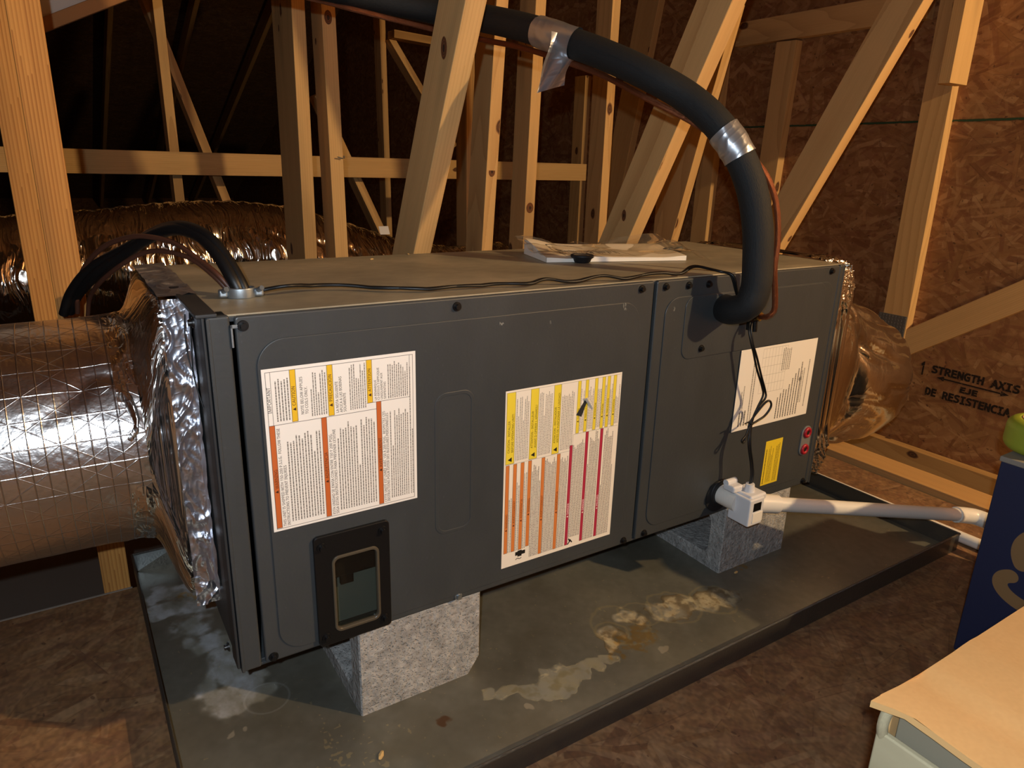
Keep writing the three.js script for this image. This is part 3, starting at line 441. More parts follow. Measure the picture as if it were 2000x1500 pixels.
const lab2 = sticker('warning_label_001', 0.370, 0.0315, 0.5785, 0.3085, 0.0017, (g, W, Hh) => {
  g.fillStyle = '#efe6d6'; g.fillRect(0, 0, W, Hh); const fx = (f) => f * Hh, ye = '#ead23c', or = '#d67c3a', re = '#b02a44', s1 = W * 0.6, s2 = W * 0.69;
  [[0.012, 0.068, 'CAUTION - INSTALLER', 'BEFORE OPERATING UNIT!'], [0.202, 0.065, 'ATTENTION - INSTALLEUR', 'AVANT D OPERER L APPAREIL!'], [0.395, 0.06, 'ATENCION - INSTALADOR', 'ANTES DE FUNCIONAR LA UNIDAD!']].forEach(([f, h, a, b]) => { bar(g, s1 + 1, fx(f), W - s1 - 4, fx(h), ye); tri(g, s1 + 4, fx(f + h / 2), 7); txt(g, a, s1 + 18, fx(f + h * 0.3), 4.9, '#4a4010'); txt(g, b, s1 + 18, fx(f + h * 0.74), 4.9, '#4a4010'); });
  lines(g, s1 + 4, fx(0.088), W * 0.36, fx(0.105), 8); lines(g, s1 + 4, fx(0.275), W * 0.36, fx(0.11), 9); lines(g, s1 + 4, fx(0.465), W * 0.34, fx(0.11), 8);
  [0.6, 0.668, 0.752, 0.82, 0.868, 0.925].forEach((f, i) => { bar(g, s2 + 1, fx(f), W - s2 - 4, fx(0.027), ye, ['CAUTION', 'PRECAUCION', 'ATTENTION'][i % 3], s2 + 18, 4, '#4a4010'); lines(g, s2 + 4, fx(f + 0.03), W * 0.25, fx([0.035, 0.05, 0.04, 0.017, 0.026, 0.04][i]), [3, 4, 3, 1, 2, 3][i]); });
  g.strokeStyle = '#8a8070'; g.lineWidth = 0.35; g.beginPath(); g.moveTo(s1, 2); g.lineTo(s1, fx(0.58)); g.lineTo(s2, fx(0.58)); g.lineTo(s2, Hh - 2); g.moveTo(W - 3, 2); g.lineTo(W - 3, Hh - 2); g.stroke();
  const names = ['WARNING', 'AVERTISSEMENT', 'ADVERTENCIA'];
  [[0.016, 24], [0.077, 24], [0.138, 24], [0.2, 26], [0.313, 6], [0.446, 6]].forEach(([f, x], i) => { bar(g, x, fx(f), s1 - x - 1, fx(0.028), or, names[i % 3], x + 36 + i * 5, 5, '#5c2a0c'); });
  lines(g, 24, fx(0.046), s1 * 0.6, fx(0.03), 2); lines(g, 24, fx(0.107), s1 * 0.75, fx(0.03), 2); lines(g, 24, fx(0.168), s1 * 0.8, fx(0.03), 2); lines(g, 6, fx(0.232), s1 * 0.93, fx(0.078), 6, '#5a5652', 0.99); lines(g, 6, fx(0.343), s1 * 0.95, fx(0.1), 8, '#5a5652', 0.99); lines(g, 6, fx(0.478), s1 * 0.95, fx(0.07), 6, '#5a5652', 0.99);
  [[0.555, 6, W * 0.63], [0.695, 6, s2], [0.832, 6, s2]].forEach(([f, x, e], i) => bar(g, x, fx(f), e - x, fx(0.026), re, ['DANGER', 'DANGER', 'PELIGRO'][i], x + 48, 5, '#f0e6e0'));
  lines(g, 18, fx(0.585), W * 0.6, fx(0.105), 9, '#5a5652', 0.99); lines(g, 6, fx(0.725), W * 0.67, fx(0.1), 8, '#5a5652', 0.99); lines(g, 6, fx(0.862), W * 0.67, fx(0.11), 9, '#5a5652', 0.99);
  g.fillStyle = '#141210'; g.fillRect(15, fx(0.115), 6, fx(0.085)); g.fillRect(12.5, fx(0.135), 10, fx(0.035)); g.lineWidth = 1; g.strokeStyle = '#141210'; g.beginPath(); g.moveTo(8, fx(0.12)); g.quadraticCurveTo(11, fx(0.13), 9, fx(0.145)); g.quadraticCurveTo(7, fx(0.16), 10, fx(0.168)); g.stroke();   // motor pictogram
  g.beginPath(); g.arc(12, fx(0.605), 2.2, 0, 7); g.fill(); g.lineWidth = 2; g.beginPath(); g.moveTo(6, fx(0.585)); g.lineTo(11, fx(0.605)); g.lineTo(16, fx(0.59)); g.moveTo(8, fx(0.625)); g.lineTo(12, fx(0.61)); g.stroke();
  g.fillStyle = '#26282a'; g.beginPath(); g.moveTo(W * 0.80, fx(0.595)); g.lineTo(W * 0.875, fx(0.665)); g.lineTo(W * 0.87, fx(0.69)); g.lineTo(W * 0.785, fx(0.645)); g.closePath(); g.fill();   // where the sheet is torn through to the paint
}, 'white warning label with yellow, orange and red bars');
part(lab2, 'torn_flap', grid(10, 6, (u, v) => new THREE.Vector3(0.507 + 0.016 * u + 0.002 * v, 0.277 - 0.020 * u + 0.004 * v, 0.0024 + 0.005 * Math.sin(v * 2.2) * (1 - 0.6 * u))), std({ color: 0xd8d0c0, roughness: 0.6, side: THREE.DoubleSide }), 'curled torn paper');
sticker('rating_label', 0.845, 0.1605, 1.0565, 0.311, 0.0035, (g, W, Hh) => {
  g.fillStyle = '#ece6da'; g.fillRect(0, 0, W, Hh); const fx = (f) => f * Hh, c = '#8c8880';
  lines(g, 8, fx(0.06), W * 0.2, fx(0.1), 3, '#4a4844'); lines(g, 40, fx(0.06), W * 0.3, fx(0.05), 2, c); lines(g, 6, fx(0.17), W * 0.9, fx(0.06), 2, c); g.strokeStyle = c; g.lineWidth = 0.3;
  for (let i = 0; i < 9; i++) { g.beginPath(); g.moveTo(W * 0.42, fx(0.28 + i * 0.04)); g.lineTo(W * 0.97, fx(0.28 + i * 0.04)); g.stroke(); } for (let i = 0; i < 6; i++) { g.beginPath(); g.moveTo(W * (0.42 + i * 0.11), fx(0.28)); g.lineTo(W * (0.42 + i * 0.11), fx(0.6)); g.stroke(); }
  lines(g, W * 0.66, fx(0.54), W * 0.3, fx(0.12), 5, c); for (let i = 0; i < 9; i++) lines(g, 6, fx(0.54 + i * 0.035), W * (0.3 + 0.05 * i), fx(0.03), 1, '#55524c', 0.99); lines(g, 28, fx(0.84), W * 0.5, fx(0.05), 2, c); g.beginPath(); g.arc(W * 0.5, fx(0.83), 4, 0, 7); g.fillStyle = '#77736c'; g.fill(); lines(g, W * 0.12, fx(0.92), W * 0.7, fx(0.03), 1, c);
}, 'white rating label with fine grey print', 2400);
sticker('caution_label', 0.951, 0.030, 1.0, 0.1215, 0.0015, (g, W, Hh) => { g.fillStyle = '#e2c62c'; g.fillRect(0, 0, W, Hh); lines(g, 3, 3, W * 0.9, Hh * 0.12, 1, '#5c5010'); lines(g, 5, Hh * 0.24, W * 0.85, Hh * 0.3, 4, '#7a6c1c'); lines(g, 4, Hh * 0.66, W * 0.9, Hh * 0.24, 3, '#6a5c14'); }, 'small yellow label', 3000);
{ // coil connection plugs
  const p = part(AH, 'plug_plate', plate(-0.0145, -0.031, 0.0145, 0.031, 0.0013, 0.003, 0.0144, 0.0008), M.greyPlate, 'grey plate with two red plugs'); p.position.set(1.0695, 0.1015, 0); p.rotation.z = -0.02;
  for (const y of [-0.0175, 0.0175]) { const q = part(p, 'plug', merge(new THREE.TorusGeometry(0.0078, 0.0034, 10, 24).translate(0, y, 0.005), cyl(0.0075, 0.0075, 0.003, 20).rotateX(Math.PI / 2).translate(0, y, 0.0045)), M.redPlastic); part(q, 'bore', cyl(0.0038, 0.0038, 0.0008, 16).rotateX(Math.PI / 2).translate(0, y, 0.0064), M.blackPlastic); }
}
{ // cable clamp on the top
  const c = part(AH, 'cable_clamp', (() => { const pts = [[0.0125, 0], [0.0145, 0.001], [0.0148, 0.011], [0.0135, 0.0125], [0.0118, 0.012], [0.0115, 0]].map((a) => new THREE.Vector2(...a)); const lathe = new THREE.LatheGeometry(pts, 30); lathe.scale(1.15, 1, 0.85); return merge(lathe, box(0.011, 0.010, 0.010, 0.020, 0.006, 0.001, 0.003, 3), box(0.011, 0.010, 0.010, -0.020, 0.006, 0.001, 0.003, 3)); })(), M.zinc, 'silver cable clamp on the cabinet top'); c.position.set(0.058, H, -0.100); c.rotation.y = -0.12;
  for (const s of [-1, 1]) part(c, 'clamp_screw', merge(geoRot(cyl(0.0030, 0.0030, 0.017, 12), [1.15, 0, -0.35], [s * 0.0195, 0.0095, 0.006])), M.galv);
}

// ------------------------------------------------------------------ pan and blocks
{
  const X0 = -0.082, X1 = 1.386, Z0 = -0.562, Z1 = 0.182, yb = -0.143, yt = -0.105;
  const W = 1840, Hh = Math.round(W * (Z1 - Z0) / (X1 - X0)), px = W / (X1 - X0), PX = (x) => (x - X0) * px, PZ = (z) => (z - Z0) * px;
  const base = (u, v) => { const x = u * (X1 - X0), z = v * (Z1 - Z0), n = fbm(x * 7, z * 7, 2, 5), f = fbm(x * 90, z * 90, 3, 2); return { n, f, x: x + X0, z: z + Z0 }; };
  const blotch = [[-0.045, -0.463, .04], [0.004, -0.453, .04], [0.0, -0.40, .05], [-0.02, -0.341, .04], [0.0, -0.28, .04], [0.022, -0.220, .04], [0.02, -0.179, .05], [0.03, -0.14, .045], [-0.005, -0.125, .045], [-0.025, -0.17, .03], [-0.05, -0.41, .03]];
  const crust = [[0.575, 0.030, .026], [0.56, 0.05, .015], [0.63, 0.0, .022], [0.645, 0.03, .016], [0.70, 0.035, .03], [0.735, 0.03, .035], [0.775, 0.045, .036], [0.82, 0.055, .03], [0.845, 0.05, .018]];
  const trail = [[0.325, 0.052, .012], [0.35, 0.062, .018], [0.378, 0.075, .022], [0.41, 0.078, .026], [0.44, 0.080, .024], [0.47, 0.082, .022], [0.50, 0.078, .020], [0.53, 0.070, .018]];
  const field = (list, x0, z0, w) => { let m = 0; const x = x0 + 0.03 * (fbm(x0 * 30, z0 * 30, 6, 3) - 0.5), z = z0 + 0.05 * (fbm(x0 * 28, z0 * 28, 7, 3) - 0.5); for (const [a, b, r] of list) { const d = Math.hypot(x - a, z - b) / r; m = Math.max(m, 1 - d); } return m <= 0 ? -1 : m + w * sstep(0, 0.35, m); };
  const map = canvasTex(W, Hh, (g) => {
    const im = g.createImageData(W, Hh), d = im.data;
    for (let j = 0; j < Hh; j++) for (let i = 0; i < W; i++) {
      const b = base(i / W, j / Hh), w = (fbm(b.x * 55, b.z * 55, 9, 4) - 0.5) * 1.1; let c = [126 + 30 * (b.n - 0.5) + 12 * (b.f - 0.5), 123 + 28 * (b.n - 0.5) + 12 * (b.f - 0.5), 110 + 20 * (b.n - 0.5) + 12 * (b.f - 0.5)];
      const mx = (k, q) => { c = c.map((a, t) => a + (q[t] - a) * k); };
      const g4 = fbm(b.x * 42, b.z * 26, 21, 5), g9 = fbm(b.x * 130, b.z * 130, 22, 3); mx(0.85 * sstep(-0.05, 0.55, field(blotch, b.x, b.z, w * 1.3)) * sstep(0.28, 0.66, g4) * (0.6 + 0.6 * g9), [176, 178, 182]);
      const tr = field(trail, b.x, b.z, w * 0.8); mx(0.5 * sstep(0, 0.1, tr) * sstep(0.3, 0.7, g4) * (0.3 + g9), [142, 130, 92]); mx(0.75 * sstep(0, 0.04, tr) * (1 - sstep(0.05, 0.13, tr)) * sstep(0.3, 0.6, g9), [178, 168, 136]); mx(0.35 * sstep(0.1, 0.4, tr) * sstep(0.5, 0.7, fbm(b.x * 60, b.z * 60, 31, 3)), [92, 80, 44]);
      const cr = field(crust, b.x, b.z, w * 0.8); mx(0.6 * sstep(-0.35, 0.1, cr) * sstep(0.35, 0.65, g4), [98, 80, 50]); mx(0.95 * sstep(0.0, 0.35, cr) * sstep(0.34, 0.62, fbm(b.x * 75, b.z * 75, 33, 4)) * (0.55 + 0.6 * g9), [188, 174, 138]); mx(0.5 * sstep(0.0, 0.3, cr) * sstep(0.55, 0.75, g9), [104, 82, 50]);
      for (const [a, q, r0] of [[0.60, 0.02, .05], [0.655, 0.012, .034], [0.72, 0.03, .045], [0.575, 0.03, .03], [0.80, 0.05, .04]]) { const dd = Math.hypot(b.x - a, b.z - q) + 0.02 * (fbm(b.x * 40, b.z * 40, 2, 3) - 0.5); mx(0.4 * (1 - sstep(0.001, 0.004, Math.abs(dd - r0))), [176, 160, 118]); mx(0.25 * sstep(r0, r0 * 0.4, dd) * noise(b.x * 130, b.z * 130, 2), [92, 72, 40]); }
      mx(0.5 * sstep(0.3, 0.6, g9) * sstep(0.1, 0.5, field([[0.55, 0.072, .022], [0.59, 0.066, .03], [0.62, 0.05, .03], [0.93, -0.006, .02], [-0.012, -0.44, .03]], b.x, b.z, w)), [150, 108, 40]);
      mx(0.75 * sstep(0.2, 0.6, field([[0.240, 0.062, .014], [0.234, 0.07, .010]], b.x, b.z, w)), [92, 50, 24]);
      mx(0.8 * sstep(0.3, 0.5, field([[-0.013, -0.060, .012], [0.007, -0.054, .006], [0.36, 0.108, .010], [0.62, 0.09, .01]], b.x, b.z, w * 0.7)), [190, 180, 158]);
      const sz = sstep(0.30, 0.12, b.x) * sstep(-0.07, 0.02, b.z); if (noise(b.x * 230, b.z * 230, 7) > 0.95 - 0.30 * sz * sstep(0.35, 0.7, fbm(b.x * 22, b.z * 22, 5, 3)) && fbm(b.x * 16, b.z * 16, 5, 3) > 0.45) mx(0.5, [186, 168, 122]); mx(0.22 * sz * sstep(0.45, 0.7, fbm(b.x * 14, b.z * 14, 12, 4)), [170, 160, 120]);
      mx(0.22 * sstep(0.5, 0.75, fbm(b.x * 9, b.z * 9, 15, 5)), [70, 62, 46]);
      const rg = Math.abs(Math.hypot((b.x - 0.045) / 1.0, b.z + 0.11) - 0.031); mx(0.4 * (1 - sstep(0.0008, 0.0022, rg)), [160, 160, 155]);
      const k = (j * W + i) * 4; d[k] = c[0]; d[k + 1] = c[1]; d[k + 2] = c[2]; d[k + 3] = 255;
    }
    g.putImageData(im, 0, 0);
    const r = rng(55); g.lineWidth = 1; for (let i = 0; i < 90; i++) { g.strokeStyle = `rgba(190,188,178,${0.1 + 0.25 * r()})`; const x = r() * W, y = r() * Hh, a = r() * 6, l = 4 + r() * 26; g.beginPath(); g.moveTo(x, y); g.lineTo(x + Math.cos(a) * l, y + Math.sin(a) * l * 0.4); g.stroke(); }
  });
  const rm = pixelTex(920, Math.round(Hh / 2), (u, v) => { const b = base(u, v), w = (fbm(b.x * 55, b.z * 55, 9, 4) - 0.5) * 1.1, dirty = Math.max(sstep(0, 0.4, field(blotch, b.x, b.z, w)), sstep(-0.1, 0.3, field(crust, b.x, b.z, w * 0.8)), sstep(0, 0.2, field(trail, b.x, b.z, w * 0.45))); const ro = 0.32 + 0.16 * b.n + 0.5 * dirty, me = 0.5 - 0.45 * dirty; return [0, 255 * clamp(ro), 255 * clamp(me)]; }, { linear: true });
  const pm = std({ map, roughnessMap: rm, metalnessMap: rm, roughness: 1, metalness: 1 });
  const t = thing('drain_pan', 'wide shallow galvanized drain pan stained by water under the cabinet', 'drain pan');
  const dent = (x, z) => -0.0 + 0.0025 * (fbm(x * 3.2, z * 3.2, 8, 2) - 0.5) * sstep(0, 0.06, Math.min(x - X0, X1 - x, z - Z0, Z1 - z));
  const uvf = (x, z) => [(x - X0) / (X1 - X0), 1 - (z - Z0) / (Z1 - Z0)];
  part(t, 'base_sheet', grid(110, 60, (u, v) => { const x = X0 + 0.001 + u * (X1 - X0 - 0.002), z = Z0 + 0.001 + v * (Z1 - Z0 - 0.002); return new THREE.Vector3(x, yb + 0.0024 + dent(x, z), z); }, (u, v) => uvf(X0 + u * (X1 - X0), Z0 + v * (Z1 - Z0))), pm);
  const lipM = std({ color: 0x6d6a64, roughness: 0.33, metalness: 0.8, bumpMap: fineBump, bumpScale: 0.0003 });
  const lip = (a, b) => { const A = new THREE.Vector3(a[0], 0, a[1]), B = new THREE.Vector3(b[0], 0, b[1]), d = B.clone().sub(A), len = d.length(), ang = -Math.atan2(d.z, d.x), g = merge(box(len, yt - yb, 0.0016, 0, (yt + yb) / 2, 0, 0.0005), geoRot(cyl(0.0022, 0.0022, len, 10), [0, 0, Math.PI / 2], [0, yt, 0])); g.rotateY(ang); g.translate((A.x + B.x) / 2, 0, (A.z + B.z) / 2); return g; };
  for (const [a, b] of [[[X0, Z1], [X1, Z1]], [[X0, Z0], [X1, Z0]], [[X0, Z0], [X0, Z1]], [[X1, Z0], [X1, Z1]]]) part(t, 'lip', lip(a, b), lipM);
  for (const [x, sx] of [[X0, 1], [X1, -1]]) { const s = new THREE.Shape(); s.moveTo(0, 0); s.lineTo(0.075, 0.036); s.lineTo(0, 0.036); const g = new THREE.ExtrudeGeometry(s, { depth: 0.0012, bevelEnabled: false }); if (sx < 0) g.scale(-1, 1, 1); g.translate(x, yb + 0.001, Z0 + 0.0015); part(t, 'corner_fold', g, M.galv); }
}
function blockGeo(chip) {
  const s = new THREE.Shape(); const d = 0.392, h = 0.143; s.moveTo(0.003, 0); s.lineTo(d - 0.003, 0); s.lineTo(d, 0.003); s.lineTo(d, h - 0.003); s.lineTo(d - 0.003, h); s.lineTo(0.003, h); s.lineTo(0, h - 0.003); s.lineTo(0, 0.003);
  for (const x of [0.030, 0.212]) s.holes.push(new THREE.Path(rrShape(0.150, 0.088, 0.02, x, 0.0275).getPoints(5).reverse()));
  let g = new THREE.ExtrudeGeometry(s, { depth: 0.186, bevelEnabled: true, bevelSize: 0.002, bevelThickness: 0.002, bevelSegments: 1, curveSegments: 6 }); g.translate(0, 0, 0.002);
  // local x -> depth (-z), local z -> world x
  g.applyMatrix4(new THREE.Matrix4().makeBasis(new THREE.Vector3(0, 0, -1), new THREE.Vector3(0, 1, 0), new THREE.Vector3(1, 0, 0)));
  if (chip) { const A = new Brush(g.index ? g.toNonIndexed() : g), c = box(0.06, 0.05, 0.06, 0, 0, 0, 0.004, 2).toNonIndexed(); geoRot(c, [0.5, 0.6, 0.75], [0.208, 0.004, 0.014]); for (const q of [A.geometry, c]) for (const k of Object.keys(q.attributes)) if (!['position', 'normal', 'uv'].includes(k)) q.deleteAttribute(k); const B = new Brush(c); A.updateMatrixWorld(); B.updateMatrixWorld(); const ev = new Evaluator(); ev.useGroups = false; g = ev.evaluate(A, B, SUBTRACTION).geometry; }
  g.computeVertexNormals(); g = toCreasedNormals(g, 0.5); boxUV(g); return g;
}
const blk1 = solo('concrete_block', blockGeo(true), M.concrete, 'grey hollow concrete block under the left part of the cabinet, its lower right corner chipped', 'block', 'concrete blocks under the cabinet'); blk1.position.set(0.150, -0.143, -0.008);
const blk2 = solo('concrete_block', blockGeo(false), M.concrete, 'grey hollow concrete block under the right part of the cabinet behind the white drain fitting', 'block', 'concrete blocks under the cabinet'); blk2.position.set(0.873, -0.143, -0.008);

// ------------------------------------------------------------------ pipes and wires
{
  const t = thing('insulated_pipe', 'thick black foam insulated pipe arching over the cabinet into its right panel', 'pipe');
  const P = [[0.793, 0.389, -0.004], [0.772, 0.393, 0.034], [0.774, 0.405, 0.060], [0.780, 0.432, 0.066], [0.781, 0.470, 0.063], [0.779, 0.527, 0.055], [0.770, 0.586, 0.040], [0.756, 0.631, 0.020], [0.738, 0.672, -0.010], [0.716, 0.707, -0.050], [0.681, 0.739, -0.100], [0.645, 0.772, -0.170], [0.615, 0.798, -0.240], [0.598, 0.823, -0.320], [0.571, 0.848, -0.420], [0.521, 0.865, -0.500], [0.436, 0.880, -0.55], [0.303, 0.895, -0.58], [-0.1, 0.93, -0.62]];
  const c = new THREE.CatmullRomCurve3(P.map(V)), R = 0.0228;
  part(t, 'foam_sleeve', capTube(new THREE.TubeGeometry(c, 170, R, 28, false), c, R), M.insulation);
  const near = (q) => { let b = 0, bd = 9; for (let i = 0; i <= 400; i++) { const d = c.getPointAt(i / 400).distanceTo(V(q)); if (d < bd) { bd = d; b = i / 400; } } return b; };
  const wrap = (t0, t1) => grid(14, 48, (u, v) => { const s = t0 + (t1 - t0) * u, p = c.getPointAt(s), d = c.getTangentAt(s), up = new THREE.Vector3(0, 1, 0.3).normalize(), sd = new THREE.Vector3().crossVectors(d, up).normalize(), n = new THREE.Vector3().crossVectors(sd, d), th = v * Math.PI * 2, r = R + 0.0012 + 0.0012 * Math.pow(ridge(th * 2, u * 3 + th, 2), 2); return p.clone().addScaledVector(sd, Math.cos(th) * r).addScaledVector(n, Math.sin(th) * r); }, (u, v) => [u * 0.05, v * 0.15]);
  const a = near([0.752, 0.640, 0.015]), b = near([0.613, 0.803, -0.255]); globalThis.__w = [a, b];
  part(t, 'tape_wrap', wrap(a - 0.013, a + 0.017), M.duct, 'grey duct tape wrap');
  const w2 = part(t, 'tape_wrap_001', wrap(b - 0.026, b + 0.026), M.duct, 'grey duct tape wrap with a loose flap');
  const fl = c.getPointAt(b); part(w2, 'tape_flap', grid(14, 10, (u, v) => new THREE.Vector3(fl.x + (v - 0.5) * 0.052 - 0.020 * u + 0.002 * Math.sin(u * 9 + v * 5), fl.y + 0.004 - 0.092 * u * (1 - 0.28 * v) - 0.010 * v, fl.z + 0.0225 - 0.004 * u + 0.003 * Math.sin(v * 7 + u * 5)), (u, v) => [u * 0.07, v * 0.05]), new THREE.MeshStandardMaterial({ ...{}, color: 0xb9bcc2, roughness: 0.3, metalness: 0.85, side: THREE.DoubleSide, bumpMap: wrinkleV, bumpScale: 0.0016 }));
}
{
  const t = thing('copper_pipe', 'thin bare copper pipe running under the black insulated pipe down to the right panel', 'pipe');
  part(t, 'tubing', tube([[0.862, 0.374, -0.004], [0.856, 0.373, 0.020], [0.857, 0.376, 0.038], [0.861, 0.388, 0.045], [0.856, 0.414, 0.046], [0.845, 0.460, 0.046], [0.845, 0.501, 0.045], [0.836, 0.556, 0.040], [0.816, 0.601, 0.028], [0.788, 0.634, 0.005], [0.752, 0.657, -0.030], [0.725, 0.679, -0.060], [0.683, 0.709, -0.110], [0.656, 0.743, -0.180], [0.624, 0.769, -0.250], [0.595, 0.794, -0.330], [0.566, 0.812, -0.410], [0.521, 0.829, -0.48], [0.454, 0.846, -0.53], [0.389, 0.859, -0.56], [0.279, 0.878, -0.60], [-0.1, 0.91, -0.64]], 0.0047, 200, 12), M.copper);
  part(t, 'brass_fitting', merge(geoRot(cyl(0.0085, 0.0085, 0.014, 6), [Math.PI / 2, 0, 0], [0.857, 0.373, 0.016]), geoRot(cyl(0.0065, 0.0065, 0.012, 14), [Math.PI / 2, 0, 0], [0.858, 0.374, 0.006])), std({ color: 0x9a7a3a, roughness: 0.4, metalness: 0.8 }), 'brass fitting');
  part(t, 'valve_cap', merge(geoRot(cyl(0.005, 0.005, 0.02, 12), [0, 0, 0], [0.843, 0.360, 0.014]), geoRot(cyl(0.0042, 0.0042, 0.018, 12), [0, 0, 0.1], [0.852, 0.356, 0.018])), M.blackPlastic, 'black valve caps');
}
solo('power_cable', merge(tube([[0.059, 0.444, -0.104], [0.052, 0.465, -0.110], [0.042, 0.492, -0.135], [0.029, 0.511, -0.165], [0.009, 0.517, -0.200], [-0.014, 0.506, -0.240], [-0.045, 0.480, -0.285], [-0.078, 0.450, -0.330], [-0.104, 0.416, -0.375], [-0.118, 0.387, -0.398]], 0.0080, 90, 14)), M.wire, 'thick black power cable arching from the silver clamp down behind the left duct', 'cable');
solo('power_cable', merge(tube([[0.065, 0.444, -0.100], [0.060, 0.463, -0.108], [0.050, 0.490, -0.130], [0.036, 0.512, -0.155], [0.016, 0.521, -0.190], [-0.006, 0.514, -0.232], [-0.040, 0.489, -0.277], [-0.085, 0.455, -0.335], [-0.112, 0.418, -0.372], [-0.125, 0.385, -0.39]], 0.0064, 90, 14)), M.wire, 'upper black cable with white print of the two arching from the silver clamp', 'cable');
solo('power_cable', tube([[0.054, 0.444, -0.106], [0.037, 0.470, -0.116], [0.021, 0.486, -0.148], [0.003, 0.501, -0.186], [-0.021, 0.506, -0.222], [-0.041, 0.503, -0.252], [-0.066, 0.489, -0.292], [-0.089, 0.461, -0.335], [-0.103, 0.426, -0.366], [-0.108, 0.386, -0.386]], 0.0033, 90, 10), M.brownWire, 'thin brown wire making the higher loop left of the silver clamp', 'cable');
solo('power_cable', tube([[0.050, 0.444, -0.108], [0.035, 0.466, -0.120], [0.017, 0.484, -0.152], [-0.003, 0.490, -0.188], [-0.025, 0.487, -0.226], [-0.049, 0.470, -0.262], [-0.075, 0.44, -0.32], [-0.09, 0.41, -0.37], [-0.096, 0.38, -0.39]], 0.0030, 80, 10), M.brownWire, 'thin brown wire running low beside the thick black cable', 'cable');
{ // twisted thermostat wires along the top front edge
  const base = [[0.070, 0.449, -0.098], [0.084, 0.452, -0.095], [0.108, 0.456, -0.085], [0.150, 0.452, -0.101], [0.198, 0.450, -0.085], [0.230, 0.449, -0.061], [0.271, 0.449, -0.041], [0.320, 0.449, -0.037], [0.368, 0.449, -0.036], [0.416, 0.449, -0.023], [0.448, 0.452, -0.027], [0.481, 0.448, -0.018], [0.546, 0.452, -0.018], [0.583, 0.448, -0.010], [0.652, 0.452, -0.013], [0.690, 0.448, -0.008], [0.726, 0.458, -0.014], [0.751, 0.453, -0.004], [0.768, 0.449, 0.004], [0.776, 0.446, 0.020], [0.790, 0.42, 0.022], [0.812, 0.385, 0.014]];
  const c = new THREE.CatmullRomCurve3(base.map(V)), mk = (ph) => { const pts = []; for (let i = 0; i <= 160; i++) { const p = c.getPointAt(i / 160), w = i / 160 * 34 + ph, k = i < 12 ? 0.0016 : 0.0022; pts.push([p.x, p.y + Math.abs(Math.sin(w)) * k * 0.6 + 0.0003, p.z + Math.cos(w) * k]); } return tube(pts, 0.0021, 320, 8); };
  solo('control_wire', merge(mk(0), mk(Math.PI)), M.wire, 'pair of twisted black wires lying along the top front edge of the cabinet', 'wire');
}
{
  const t = thing('switch_wire', 'looped black wire hanging from the pipe fitting down to the white float switch', 'wire');
  const dz = 0.004;
  part(t, 'strand', tube([[0.846, 0.372, 0.012], [0.834, 0.352, 0.022], [0.835, 0.333, 0.028], [0.843, 0.313, 0.030], [0.854, 0.285, 0.032], [0.872, 0.251, 0.034], [0.878, 0.234, 0.034], [0.868, 0.214, 0.034], [0.859, 0.194, 0.034], [0.853, 0.170, 0.036], [0.850, 0.148, 0.040], [0.857, 0.115, 0.044], [0.858, 0.093, 0.048], [0.854, 0.074, 0.050]], 0.0019, 110, 8), M.wire);
  part(t, 'strand', tube([[0.850, 0.370, 0.014], [0.836, 0.354, 0.024], [0.839, 0.329, 0.030], [0.850, 0.304, 0.033], [0.864, 0.271, 0.036], [0.880, 0.242, 0.036], [0.881, 0.229, 0.037], [0.864, 0.211, 0.036], [0.858, 0.183, 0.034], [0.855, 0.147, 0.040], [0.862, 0.114, 0.044], [0.863, 0.092, 0.048], [0.858, 0.074, 0.050]], 0.0019, 110, 8), M.wire);
  part(t, 'loop', tube([[0.850, 0.170, 0.036], [0.852, 0.186, 0.034], [0.865, 0.205, 0.036], [0.880, 0.223, 0.040], [0.889, 0.224, 0.042], [0.893, 0.213, 0.042], [0.883, 0.198, 0.040], [0.866, 0.190, 0.038], [0.852, 0.183, 0.036], [0.843, 0.168, 0.037], [0.833, 0.160, 0.038], [0.838, 0.156, 0.038], [0.850, 0.172, 0.036]], 0.0019, 110, 8), M.wire);
  part(t, 'cable_tie', merge(geoRot(new THREE.TorusGeometry(0.004, 0.0012, 8, 16), [Math.PI / 2, 0, 0.3], [0.854, 0.188, 0.035]), geoRot(box(0.014, 0.002, 0.002, 0, 0, 0, 0.0005), [0, 0, 0.2], [0.845, 0.19, 0.035])), M.wire);
}
